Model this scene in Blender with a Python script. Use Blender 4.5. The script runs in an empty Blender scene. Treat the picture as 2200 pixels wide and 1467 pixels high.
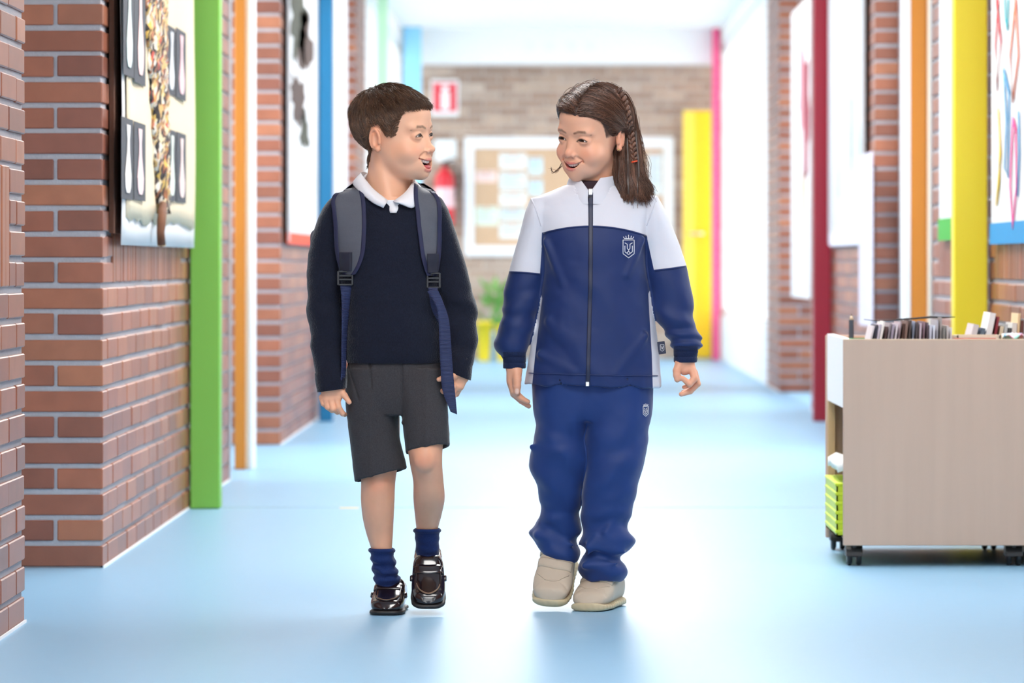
import bpy, bmesh, math, random
import numpy as np
from mathutils import Vector, Matrix, noise as mnoise

# ------------------------------------------------------------------ camera, world, lights, exposure
SC = bpy.context.scene
COL = SC.collection
F = 9000.0            # focal length in pixels of the 2200 x 1467 frame
VX, VY = 1167.0, 564.0  # vanishing point of the corridor
EYE = 0.77            # camera height
cam_d = bpy.data.cameras.new('camera')
cam = bpy.data.objects.new('camera', cam_d)
COL.objects.link(cam)
cam.location = (0, 0, EYE)
cam.rotation_euler = (math.pi / 2, 0, 0)
cam_d.sensor_fit = 'HORIZONTAL'
cam_d.sensor_width = 36.0
cam_d.lens = 36.0 * F / 2200.0
cam_d.shift_x = (1100.0 - VX) / 2200.0
cam_d.shift_y = -(733.5 - VY) / 2200.0
cam_d.clip_end = 200
cam_d.dof.use_dof = True
cam_d.dof.focus_distance = 9.12
cam_d.dof.aperture_fstop = 5.6
SC.camera = cam

SC.view_settings.view_transform = 'Standard'
SC.view_settings.look = 'None'
SC.view_settings.gamma = 1.0
SC.view_settings.use_curve_mapping = False
SC.view_settings.exposure = 0.65
SC.cycles.max_bounces = 10
SC.cycles.diffuse_bounces = 5
SC.cycles.glossy_bounces = 4
SC.cycles.transparent_max_bounces = 12
SC.cycles.sample_clamp_indirect = 6.0
SC.cycles.caustics_reflective = False
SC.cycles.caustics_refractive = False

world = bpy.data.worlds.new('sky')
SC.world = world
world.use_nodes = True
wn = world.node_tree.nodes
wn['Background'].inputs[0].default_value = (0.95, 0.975, 1.0, 1)
wn['Background'].inputs[1].default_value = 3.0

sun_d = bpy.data.lights.new('sun', 'SUN')
sun_d.energy = 2.0
sun_d.angle = 0.02
sun_d.color = (1.0, 0.96, 0.9)
sun = bpy.data.objects.new('sun', sun_d)
COL.objects.link(sun)
sun.rotation_euler = Vector((-0.35, 0.1, -1.5)).to_track_quat('-Z', 'Y').to_euler()

LAMP_POWER = 10.0     # emission strength of the ceiling luminaires
rng = random.Random(7)


# ------------------------------------------------------------------ helpers
def P(px, py, Y):
    return Vector(((px - VX) * Y / F, Y, EYE - (py - VY) * Y / F))


def HZ(py, Y):
    return EYE - (py - VY) * Y / F


def WY(px, X):
    return F * abs(X) / abs(px - VX)


def srgb(r, g, b):
    def c(v):
        v /= 255.0
        return v / 12.92 if v <= 0.04045 else ((v + 0.055) / 1.055) ** 2.4
    return (c(r), c(g), c(b), 1.0)


MATS = {}


def mat(name, col, rough=0.5, var=0.0, scale=30.0, bump=0.0, bscale=60.0, metal=0.0, coat=0.0, stretch=(1, 1, 1), sheen=0.0, emit=0.0, spec=0.5, sss=0.0):
    if name in MATS:
        return MATS[name]
    m = bpy.data.materials.new(name)
    m.use_nodes = True
    nt = m.node_tree
    b = nt.nodes['Principled BSDF']
    b.inputs['Base Color'].default_value = col
    b.inputs['Roughness'].default_value = rough
    b.inputs['Metallic'].default_value = metal
    b.inputs['Coat Weight'].default_value = coat
    b.inputs['Specular IOR Level'].default_value = spec
    if sheen:
        b.inputs['Sheen Weight'].default_value = sheen
        b.inputs['Sheen Roughness'].default_value = 0.4
    if sss:
        b.inputs['Subsurface Weight'].default_value = sss
        b.inputs['Subsurface Radius'].default_value = (0.008, 0.003, 0.0015)
        b.inputs['Subsurface Scale'].default_value = 1.0
    if emit:
        b.inputs['Emission Color'].default_value = col
        b.inputs['Emission Strength'].default_value = emit
    tc = nt.nodes.new('ShaderNodeTexCoord')
    mp = nt.nodes.new('ShaderNodeMapping')
    mp.inputs['Scale'].default_value = stretch
    nt.links.new(tc.outputs['Object'], mp.inputs['Vector'])
    if var:
        n = nt.nodes.new('ShaderNodeTexNoise')
        n.inputs['Scale'].default_value = scale
        n.inputs['Detail'].default_value = 5
        nt.links.new(mp.outputs[0], n.inputs['Vector'])
        mx = nt.nodes.new('ShaderNodeMix')
        mx.data_type = 'RGBA'
        mx.inputs['A'].default_value = tuple(max(0, c * (1 - var)) for c in col[:3]) + (1,)
        mx.inputs['B'].default_value = tuple(min(1, c * (1 + var)) for c in col[:3]) + (1,)
        nt.links.new(n.outputs['Fac'], mx.inputs['Factor'])
        nt.links.new(mx.outputs['Result'], b.inputs['Base Color'])
    if bump:
        n2 = nt.nodes.new('ShaderNodeTexNoise')
        n2.inputs['Scale'].default_value = bscale
        n2.inputs['Detail'].default_value = 4
        nt.links.new(mp.outputs[0], n2.inputs['Vector'])
        bp = nt.nodes.new('ShaderNodeBump')
        bp.inputs['Strength'].default_value = bump
        bp.inputs['Distance'].default_value = 0.004
        nt.links.new(n2.outputs['Fac'], bp.inputs['Height'])
        nt.links.new(bp.outputs[0], b.inputs['Normal'])
    MATS[name] = m
    return m


def brick_mat(name, cols, rough=0.42, lighten=0.0):
    m = bpy.data.materials.new(name)
    m.use_nodes = True
    nt = m.node_tree
    b = nt.nodes['Principled BSDF']
    oi = nt.nodes.new('ShaderNodeObjectInfo')
    at = nt.nodes.new('ShaderNodeAttribute')
    at.attribute_name = 'rnd'
    ad = nt.nodes.new('ShaderNodeMath'); ad.operation = 'ADD'
    nt.links.new(oi.outputs['Random'], ad.inputs[0]); nt.links.new(at.outputs['Fac'], ad.inputs[1])
    fr = nt.nodes.new('ShaderNodeMath'); fr.operation = 'FRACT'
    nt.links.new(ad.outputs[0], fr.inputs[0])
    cr = nt.nodes.new('ShaderNodeValToRGB')
    els = cr.color_ramp.elements
    els[0].position = 0; els[0].color = cols[0]
    els[1].position = 1; els[1].color = cols[-1]
    for i in range(1, len(cols) - 1):
        e = els.new(i / (len(cols) - 1)); e.color = cols[i]
    nt.links.new(fr.outputs[0], cr.inputs[0])
    ge = nt.nodes.new('ShaderNodeNewGeometry')
    n = nt.nodes.new('ShaderNodeTexNoise'); n.inputs['Scale'].default_value = 14; n.inputs['Detail'].default_value = 6
    nt.links.new(ge.outputs['Position'], n.inputs['Vector'])
    mx = nt.nodes.new('ShaderNodeMix'); mx.data_type = 'RGBA'; mx.blend_type = 'OVERLAY'
    mx.inputs['Factor'].default_value = 0.35
    nt.links.new(cr.outputs[0], mx.inputs['A']); nt.links.new(n.outputs['Color'], mx.inputs['B'])
    hs = nt.nodes.new('ShaderNodeHueSaturation'); hs.inputs['Saturation'].default_value = 1.0
    nt.links.new(n.outputs['Fac'], hs.inputs['Value'])
    mr = nt.nodes.new('ShaderNodeMapRange'); mr.inputs['To Min'].default_value = 0.75; mr.inputs['To Max'].default_value = 1.25
    nt.links.new(n.outputs['Fac'], mr.inputs['Value']); nt.links.new(mr.outputs[0], hs.inputs['Value'])
    nt.links.new(cr.outputs[0], hs.inputs['Color'])
    nt.links.new(hs.outputs[0], b.inputs['Base Color'])
    b.inputs['Roughness'].default_value = rough
    n2 = nt.nodes.new('ShaderNodeTexNoise'); n2.inputs['Scale'].default_value = 420; n2.inputs['Detail'].default_value = 2
    nt.links.new(ge.outputs['Position'], n2.inputs['Vector'])
    bp = nt.nodes.new('ShaderNodeBump'); bp.inputs['Strength'].default_value = 0.12; bp.inputs['Distance'].default_value = 0.002
    nt.links.new(n2.outputs['Fac'], bp.inputs['Height']); nt.links.new(bp.outputs[0], b.inputs['Normal'])
    MATS[name] = m
    return m


def link(o, parent=None):
    COL.objects.link(o)
    if parent is not None:
        o.parent = parent
        o.matrix_parent_inverse = Matrix.Identity(4)
    return o


def tag(o, label=None, cat=None, group=None, kind=None):
    if label: o['label'] = label
    if cat: o['category'] = cat
    if group: o['group'] = group
    if kind: o['kind'] = kind
    return o


def empty(name, loc, label=None, cat=None, group=None):
    o = bpy.data.objects.new(name, None)
    o.empty_display_size = 0.05
    COL.objects.link(o)
    o.location = loc
    return tag(o, label, cat, group)


def mesh_obj(name, verts, faces, material, parent=None, smooth=False, loc=None):
    me = bpy.data.meshes.new(name)
    me.from_pydata([tuple(v) for v in verts], [], [tuple(f) for f in faces])
    if smooth:
        me.polygons.foreach_set('use_smooth', [True] * len(me.polygons))
    if material is not None:
        me.materials.append(material)
    me.update()
    o = bpy.data.objects.new(name, me)
    if loc is not None:
        o.location = loc
    return link(o, parent)


def bm_obj(name, bm, material, parent=None, smooth=False, loc=None):
    me = bpy.data.meshes.new(name)
    bm.normal_update()
    bm.to_mesh(me); bm.free()
    if smooth:
        me.polygons.foreach_set('use_smooth', [True] * len(me.polygons))
    me.materials.append(material)
    o = bpy.data.objects.new(name, me)
    if loc is not None:
        o.location = loc
    return link(o, parent)


def box_bm(bm, lo, hi, bevel=0.0, mtx=None):
    lo = Vector(lo); hi = Vector(hi)
    r = bmesh.ops.create_cube(bm, size=1.0)
    vs = r['verts']
    for v in vs:
        v.co = Vector((lo[i] + (v.co[i] + 0.5) * (hi[i] - lo[i]) for i in range(3)))
    if bevel:
        es = list({e for v in vs for e in v.link_edges})
        rb = bmesh.ops.bevel(bm, geom=es, offset=bevel, segments=1, affect='EDGES', profile=0.5)
        vs = list({v for f in rb['faces'] for v in f.verts} | {v for v in vs if v.is_valid})
    if mtx is not None:
        for v in vs:
            v.co = mtx @ v.co
    return vs


def box(name, lo, hi, material, parent=None, bevel=0.0, base=True):
    """box given in the parent's space; a top-level one gets its origin at the base"""
    bm = bmesh.new()
    if parent is None:
        c = Vector(((lo[0] + hi[0]) / 2, (lo[1] + hi[1]) / 2, lo[2]))
        box_bm(bm, Vector(lo) - c, Vector(hi) - c, bevel)
        return bm_obj(name, bm, material, None, loc=c)
    box_bm(bm, lo, hi, bevel)
    return bm_obj(name, bm, material, parent)


def tube_geo(pts, rad, n=8, cap=True, flat=1.0, up=None):
    """tube along points; rad scalar or list; returns verts, faces"""
    pts = [Vector(p) for p in pts]
    if not hasattr(rad, '__len__'):
        rad = [rad] * len(pts)
    vs, fs = [], []
    prev = None
    for i, p in enumerate(pts):
        t = (pts[min(i + 1, len(pts) - 1)] - pts[max(i - 1, 0)]).normalized()
        if prev is None:
            ref = Vector(up) if up is not None else (Vector((0, 0, 1)) if abs(t.z) < 0.9 else Vector((1, 0, 0)))
        else:
            ref = prev
        u = (ref - t * ref.dot(t)).normalized()
        prev = u
        w = t.cross(u)
        for k in range(n):
            a = 2 * math.pi * k / n
            vs.append(p + (u * math.cos(a) + w * math.sin(a) * flat) * rad[i])
    for i in range(len(pts) - 1):
        for k in range(n):
            a = i * n + k; b = i * n + (k + 1) % n
            fs.append((a, b, b + n, a + n))
    if cap:
        fs.append(tuple(range(n))[::-1])
        fs.append(tuple((len(pts) - 1) * n + k for k in range(n)))
    return vs, fs


def tube(name, pts, rad, material, parent=None, n=8, flat=1.0, up=None, smooth=True):
    v, f = tube_geo(pts, rad, n, True, flat, up)
    return mesh_obj(name, v, f, material, parent, smooth)


def lathe_geo(profile, n=24, center=(0, 0, 0)):
    vs, fs = [], []
    c = Vector(center)
    for r, z in profile:
        for k in range(n):
            a = 2 * math.pi * k / n
            vs.append(c + Vector((r * math.cos(a), r * math.sin(a), z)))
    for i in range(len(profile) - 1):
        for k in range(n):
            a = i * n + k; b = i * n + (k + 1) % n
            fs.append((a, b, b + n, a + n))
    fs.append(tuple(range(n))[::-1])
    fs.append(tuple((len(profile) - 1) * n + k for k in range(n)))
    return vs, fs


def extrude_poly(name, pts, d, thick, material, parent=None):
    """polygon pts (3D) extruded along vector d by thick"""
    pts = [Vector(p) for p in pts]
    d = Vector(d).normalized() * thick
    n = len(pts)
    vs = pts + [p + d for p in pts]
    fs = [tuple(range(n)), tuple(range(2 * n - 1, n - 1, -1))]
    for i in range(n):
        j = (i + 1) % n
        fs.append((j, i, i + n, j + n))
    o = mesh_obj(name, vs, fs, material, parent)
    return o


# ------------------------------------------------------------------ materials of the building
BR = [srgb(138, 80, 58), srgb(158, 94, 68), srgb(124, 72, 56), srgb(166, 104, 74), srgb(146, 85, 62), srgb(132, 78, 62)]
M_BRICK = brick_mat('terracotta_brick', BR, 0.4)
M_BRICK_END = brick_mat('pale_brown_brick', [srgb(160, 128, 108), srgb(186, 160, 140), srgb(150, 120, 102), srgb(198, 178, 162)], 0.5)
M_MORTAR = mat('grey_mortar', srgb(176, 176, 182), 0.9, 0.12, 60, 0.5, 220)
M_MORTAR_END = mat('pale_mortar', srgb(205, 196, 188), 0.9)
M_FLOOR = mat('pale_blue_vinyl', srgb(138, 182, 212), 0.36, 0.05, 26, 0.02, 20, stretch=(1.0, 6.0, 1), spec=0.2)
M_WHITE = mat('white_paint', srgb(240, 240, 240), 0.6)
M_CEIL = mat('white_ceiling_paint', srgb(244, 244, 244), 0.8)
M_FRAME = mat('white_window_frame', srgb(238, 240, 242), 0.35)
M_GREEN = mat('green_gloss_paint', srgb(122, 188, 74), 0.45)
M_BLUE = mat('blue_gloss_paint', srgb(8, 114, 160), 0.45)
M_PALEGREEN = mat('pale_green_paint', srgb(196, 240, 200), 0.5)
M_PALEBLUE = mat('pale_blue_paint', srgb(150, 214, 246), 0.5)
M_YELLOW = mat('yellow_gloss_paint', srgb(236, 216, 40), 0.4)
M_YELLOW2 = mat('warm_yellow_paint', srgb(252, 206, 20), 0.45)
M_MAROON = mat('maroon_gloss_paint', srgb(146, 14, 42), 0.4)
M_PINK = mat('pink_paint', srgb(240, 90, 140), 0.45)
M_ORANGE = mat('orange_door_wood', srgb(208, 130, 40), 0.4, 0.06, 8, stretch=(8, 8, 0.6))
M_CREAM = mat('cream_jamb_paint', srgb(244, 226, 196), 0.4)
M_METAL = mat('brushed_steel', srgb(200, 202, 206), 0.28, metal=1.0)
M_DARK = mat('dark_seam', srgb(150, 178, 196), 0.5)

CEIL = 2.62
YEND = 33.6
YBACK = -4.0
XL, XR = -1.11, 1.40

tag(box('floor', (-1.75, YBACK, -0.12), (2.05, YEND + 0.3, 0.0), M_FLOOR), 'glossy pale blue vinyl corridor floor', 'floor', kind='structure')
tag(box('ceiling', (-1.75, YBACK, CEIL), (2.05, YEND + 0.3, CEIL + 0.15), M_CEIL), 'white painted corridor ceiling', 'ceiling', kind='structure')
tag(box('trim_1', (XL + 0.01, 13.17, 0.0), (XR - 0.01, 13.185, 0.0012), M_DARK), 'thin welded seam line crossing the blue floor', 'seam', kind='structure')

# ------------------------------------------------------------------ brick walls
CH = 0.065      # course height
BH = 0.0515     # brick height
SL, HL, JT = 0.24, 0.115, 0.009
PROUD = 0.007
_bm_cache = {}


def brick_mesh(dx, dy, dz, material):
    key = (round(dx, 3), round(dy, 3), round(dz, 3), material.name)
    if key not in _bm_cache:
        bm = bmesh.new()
        box_bm(bm, (-dx / 2, -dy / 2, -dz / 2), (dx / 2, dy / 2, dz / 2), 0.0025)
        me = bpy.data.meshes.new('brick')
        bm.to_mesh(me); bm.free()
        me.materials.append(material)
        _bm_cache[key] = me
    return _bm_cache[key]


def emit_bricks(parent, boxes, material, visible, limit=300, near=None):
    """boxes: list of (lo, hi) in world space (parent has identity rotation at origin offset)"""
    off = parent.location
    vis = [b for b in boxes if visible(b)]
    rest = [b for b in boxes if not visible(b)]
    if len(vis) > limit:
        vis.sort(key=lambda b: near(b) if near else b[0][1])
        rest += vis[limit:]
        vis = vis[:limit]
    for lo, hi in vis:
        d = [hi[i] - lo[i] for i in range(3)]
        o = bpy.data.objects.new('brick', brick_mesh(d[0], d[1], d[2], material))
        c = Vector([(hi[i] + lo[i]) / 2 for i in range(3)]) - off
        j = 0.0012
        o.location = c + Vector((rng.uniform(-j, j), rng.uniform(-j, j), rng.uniform(-j, j)))
        link(o, parent)
    if rest:
        vs, fs, rn = [], [], []
        for lo, hi in rest:
            n = len(vs)
            for z in (lo[2], hi[2]):
                for x, y in ((lo[0], lo[1]), (hi[0], lo[1]), (hi[0], hi[1]), (lo[0], hi[1])):
                    vs.append(Vector((x, y, z)) - off)
            fs += [(n + 3, n + 2, n + 1, n), (n + 4, n + 5, n + 6, n + 7), (n, n + 1, n + 5, n + 4), (n + 1, n + 2, n + 6, n + 5), (n + 2, n + 3, n + 7, n + 6), (n + 3, n, n + 4, n + 7)]
            rn += [rng.random()] * 8
        o = mesh_obj('bricks', vs, fs, material, parent)
        a = o.data.attributes.new('rnd', 'FLOAT', 'POINT')
        a.data.foreach_set('value', rn)
        o['kind'] = 'stuff'


def hvis(Y):
    return EYE + VY * Y / F + 0.1


def side_wall(name, s, X, y0, y1, label, visible, front=True, depth=0.55, soldiers=()):
    """wall block along the corridor; s = -1 left wall, +1 right wall; brick face at X, front end face at y0"""
    xin = X + s * PROUD
    lo = (min(xin, X + s * depth), y0 + PROUD, 0.0)
    hi = (max(xin, X + s * depth), y1, CEIL)
    w = box(name, lo, hi, M_MORTAR)
    tag(w, label, 'wall', kind='structure')
    bx = []

    def add(xa, xb, ya, yb, z, h=BH):
        x0, x1 = sorted((xa, xb))
        bx.append(((x0, ya, z), (x1, yb, z + h)))
    nc = int(CEIL / CH)
    for i in range(nc):
        z = i * CH + 0.004
        par = i % 2
        band = 11 <= i < 15
        first = HL if par == 0 else SL
        xs = SL if par == 0 else HL
        add(X, X + s * xs, y0, y0 + first, z)            # corner brick
        if front:
            x = xs + JT
            while x < depth - 0.02:
                e = min(x + SL, depth)
                add(X + s * x, X + s * e, y0, y0 + 0.05, z)
                x = e + JT
        y = y0 + first + JT
        while y < y1 - 0.02:
            e = min(y + SL, y1)
            if y1 - e < 0.05:
                e = y1
            ya, yb = y, e
            if band:
                for a, b in soldiers:
                    if ya >= a - 0.001 and yb <= b + 0.001:
                        yb = ya
                    elif ya < a < yb <= b + 0.2:
                        yb = a - JT / 2
                    elif a <= ya < b < yb:
                        ya = b + JT / 2
            if yb - ya > 0.02:
                add(X, X + s * 0.05, ya, yb, z)
            y = e + JT
    for a, b in soldiers:
        n = int((b - a) / CH)
        for k in range(n):
            ya = a + (b - a) * k / n + JT / 2
            add(X, X + s * 0.05, ya, ya + (b - a) / n - JT, 11 * CH + 0.004, 4 * CH - JT)
    emit_bricks(w, bx, M_BRICK, visible)
    # thin pale sealant line along the foot of the wall
    bl = box('baseboard_left' if s < 0 else 'baseboard_right', (min(X, X - s * 0.004), y0, 0), (max(X, X - s * 0.004), y1, 0.006), M_WHITE, w)
    bl.location -= w.location
    return w


def center(b):
    return [(b[0][i] + b[1][i]) / 2 for i in range(3)]


def vis_range(*rs):
    def f(b):
        c = center(b)
        return c[2] < hvis(c[1]) and any(a <= c[1] <= d for a, d in rs)
    return f


side_wall('wall_left', -1, XL, 4.6, 8.97, 'near brick wall at the left edge of the picture', vis_range((8.35, 9.0)), soldiers=((4.9, 8.72),))
side_wall('wall_left', -1, XL, 10.56, 14.78, 'brick wall carrying the child art board on the left', vis_range((10.5, 13.1), (14.3, 14.8)), soldiers=((10.81, 12.86),))
side_wall('wall_left', -1, XL, 17.7, 21.9, 'brick wall behind the orange door post on the left', vis_range((17.6, 17.9)), soldiers=())
side_wall('wall_left', -1, XL, 24.86, 26.2, 'far brick wall strip on the left near the bright windows', vis_range((24.8, 25.02)))
side_wall('wall_right', 1, XR, 4.6, 8.97, 'near brick wall outside the right of the picture', lambda b: False)
side_wall('wall_right', 1, XR, 10.56, 15.05, 'brick wall beside the yellow column on the right', vis_range((12.1, 13.15), (13.9, 15.1)), soldiers=((10.81, 12.99), (13.35, 14.85)))
side_wall('wall_right', 1, XR, 17.7, 21.9, 'brick wall behind the orange door post on the right', vis_range((17.6, 17.9)))
side_wall('wall_right', 1, XR, 24.86, 26.2, 'far brick wall strip on the right near the bright windows', vis_range((24.8, 25.02)))
# niche back walls behind the door recesses; some niches get unseen windows added for light instead
GLAZED = {1: (8.97, 15.05, 21.9), -1: (14.78, 21.9)}
for s, X, nm in ((-1, XL, 'wall_left'), (1, XR, 'wall_right')):
    for a, b in ((2.0, 4.6), (8.97, 10.567), (14.78 if s < 0 else 15.05, 17.707), (21.9, 24.867)):
        xo = X + s * 0.55
        if a in GLAZED[s]:
            continue
        tag(box(nm, (min(xo, xo + s * 0.1), a - 0.05, 0), (max(xo, xo + s * 0.1), b + 0.05, CEIL), M_WHITE), 'white plastered back of a door niche', 'wall', kind='structure')
    xo = X
    tag(box(nm, (min(xo, xo + s * 0.2), YBACK, 0), (max(xo, xo + s * 0.2), 2.0, CEIL), M_WHITE), 'white plastered wall beside the camera', 'wall', kind='structure')

# far end wall
END_L, END_R = -1.02, 2.0
ew = box('wall_end', (-1.75, YEND + PROUD, 0), (2.05, YEND + 0.3, CEIL), M_MORTAR_END)
tag(ew, 'pale brown brick wall closing the corridor', 'wall', kind='structure')
bx = []
for i in range(37):
    z = i * CH + 0.004
    x = -1.35 - (SL / 2 if i % 2 else 0)
    while x < 1.7:
        bx.append(((x, YEND, z), (x + SL, YEND + 0.05, z + BH)))
        x += SL + JT
emit_bricks(ew, bx, M_BRICK_END, lambda b: -1.1 < center(b)[0] < 1.45, 300, near=lambda b: -center(b)[2])
tag(box('trim_2', (XL, YEND - 0.36, 2.35), (XR, YEND, CEIL), M_WHITE), 'white bulkhead above the far brick wall', 'bulkhead', kind='structure')

# ------------------------------------------------------------------ far bay: tall windows on both sides
M_GLASS = bpy.data.materials.new('window_glass'); M_GLASS.use_nodes = True
_nt = M_GLASS.node_tree
_nt.nodes.remove(_nt.nodes['Principled BSDF'])
_tr = _nt.nodes.new('ShaderNodeBsdfTransparent'); _gl = _nt.nodes.new('ShaderNodeBsdfGlossy'); _mx = _nt.nodes.new('ShaderNodeMixShader')
_gl.inputs['Roughness'].default_value = 0.02
_mx.inputs[0].default_value = 0.07
_nt.links.new(_tr.outputs[0], _mx.inputs[1]); _nt.links.new(_gl.outputs[0], _mx.inputs[2])
_nt.links.new(_mx.outputs[0], _nt.nodes['Material Output'].inputs[0])


def side_window(n, s, X, y0, y1, z0=0.35, z1=2.5, lab=None):
    w = empty('window_%d' % n, (X + s * 0.06, (y0 + y1) / 2, 0), lab or 'tall white framed window in the far bay, %s side' % ('left' if s < 0 else 'right'), 'window')
    w['kind'] = 'structure'
    off = w.location
    T = 0.05

    def bar(nm, ya, yb, za, zb, m=M_FRAME, t=0.05):
        o = box(nm, (-t / 2, ya - off.y, za), (t / 2, yb - off.y, zb), m, w)
    bar('sill', y0, y1, 0.0, z0, M_WHITE, 0.1)
    bar('head', y0, y1, z1, CEIL, M_WHITE, 0.1)
    bar('window_frame', y0, y0 + T, z0, z1)
    bar('window_frame', y1 - T, y1, z0, z1)
    bar('window_frame', y0 + T, y1 - T, z0, z0 + T)
    bar('window_frame', y0 + T, y1 - T, z1 - T, z1)
    ym = (y0 + y1) / 2
    bar('mullion', ym - 0.03, ym + 0.03, z0 + T, z1 - T)
    for a, b in ((y0 + T, ym - 0.03), (ym + 0.03, y1 - T)):
        bar('pane', a, b, z0 + T, z1 - T, M_GLASS, 0.006)


n = 0
for s, X in ((-1, XL), (1, XR)):
    for a, b in ((26.2, 27.5), (27.5, 29.9), (29.9, 32.2), (32.2, YEND)):
        n += 1
        side_window(n, s, X, a, b)
# unseen niche windows; right-hand daylight read off a shadow, the rest added for fill
for s, X, a, b in ((1, XR, 8.97, 10.567), (1, XR, 15.05, 17.707), (1, XR, 21.9, 24.867), (-1, XL, 14.78, 17.707), (-1, XL, 21.9, 24.867)):
    n += 1
    side_window(n, s, X + s * 0.49, a - 0.05, b + 0.05, 0.9, 2.4, 'unseen window added for side light in a niche on the %s side' % ('left' if s < 0 else 'right'))
n += 1
# unseen window front behind the camera, added for front fill light
we = empty('window_%d' % n, (0, YBACK, 0), 'unseen window front behind the viewer, added for front fill light', 'window'); we['kind'] = 'structure'
for x in (-1.11, -0.3, 0.5, 1.36):
    box('window_frame', (x - 0.03, -0.04, 0), (x + 0.03, 0.04, CEIL), M_FRAME, we)
box('window_frame', (-1.11, -0.04, 2.1), (1.4, 0.04, 2.18), M_FRAME, we)
tag(box('ground', (-40, -30, -0.3), (40, 70, -0.13), mat('pale_paving', srgb(190, 188, 182), 0.9, 0.08, 4)), 'pale paving outside the windows', 'ground', kind='structure')

# ------------------------------------------------------------------ coloured columns
def column(px0, px1, Y, m, label, cat='column', X=None, t=0.1):
    a = (px0 - VX) * Y / F; b = (px1 - VX) * Y / F
    o = empty('column', ((a + b) / 2, Y, 0), label, cat, 'coloured steel columns along the corridor')
    h = (b - a) / 2
    box('shaft', (-h, 0, 0.0), (h, t, CEIL), m, o, bevel=0.004)
    return o


column(408, 472, 13.1, M_GREEN, 'bright green steel column against the left brick wall')
column(685, 714, 20.3, M_BLUE, 'deep blue steel column on the left beyond the dark brick pillar')
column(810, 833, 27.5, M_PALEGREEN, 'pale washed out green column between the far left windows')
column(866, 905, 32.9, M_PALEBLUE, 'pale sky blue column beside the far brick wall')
column(2050, 2122, 13.1, M_YELLOW, 'lemon yellow steel column behind the book trolley')
column(1748, 1786, 20.3, M_MAROON, 'dark maroon steel column on the right wall')
column(1531, 1547, 33.1, M_PINK, 'slim bright pink column at the far right end')

# door posts: orange wood with pale jambs, facing down the corridor
for s, pxs, X, yw in ((-1, (504, 527, 536, 546), XL, 14.78), (1, (1992, 1956, 1956, 1941), XR, 15.05)):
    Y = 15.6
    xs = [(p - VX) * Y / F for p in pxs]
    o = empty('door_post', ((xs[0] + xs[3]) / 2, Y, 0), 'orange wooden door post with cream edges on the %s' % ('left, past the green column' if s < 0 else 'right, past the yellow column'), 'door post')
    off = o.location.x
    a, b = sorted((xs[0], xs[1])); box('post', (a - off, 0, 0), (b - off, 0.09, 2.2), M_ORANGE, o, bevel=0.003)
    if abs(xs[1] - xs[2]) > 0.003:
        a, b = sorted((xs[1], xs[2])); box('rebate', (a - off, 0.012, 0), (b - off, 0.09, 2.2), M_CREAM, o)
    a, b = sorted((xs[2], xs[3])); box('jamb', (a - off, -0.01, 0), (b - off, 0.1, 2.25), M_WHITE, o, bevel=0.003)
    if s > 0:
        box('jamb', (xs[0] - off, -0.01, 0), (xs[0] - off + 0.02, 0.1, 2.25), M_CREAM, o)
    # steel corner profile on the wall end
    xx = X - s * 0.006
    tag(box('trim_3' if s < 0 else 'trim_4', (min(xx, X + s * 0.02), yw, 0), (max(xx, X + s * 0.02), yw + 0.06, 2.25), M_METAL), 'brushed steel corner strip on the brick wall end', 'trim', kind='structure')
# grey steel corner of the right pillar at 17.7 m
a = (1932 - VX) * 17.65 / F
tag(box('trim_5', (a, 17.62, 0), (a + 0.05, 17.69, 2.3), M_METAL), 'grey steel angle beside the far right brick pillar', 'trim', kind='structure')

# yellow door standing open at the far end
a, b = (1468 - VX) * 33.4 / F, (1528 - VX) * 33.4 / F
d = empty('yellow_door', ((a + b) / 2, 33.4, 0), 'bright yellow door leaf standing open at the corridor end', 'door')
h = (b - a) / 2
box('door_leaf', (-h, 0.0, 0.01), (h, 0.04, 1.98), M_YELLOW2, d, bevel=0.004)
box('edge_strip', (-h, -0.012, 0.01), (-h + 0.09, 0.0, 1.98), mat('light_yellow_edge', srgb(255, 224, 80), 0.4), d)
hv, hf = tube_geo([(-h + 0.05, -0.012, 1.0), (-h + 0.05, -0.06, 1.0), (-h + 0.16, -0.06, 1.0)], 0.009, 8)
mesh_obj('door_handle', hv, hf, M_METAL, d, True)

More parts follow.
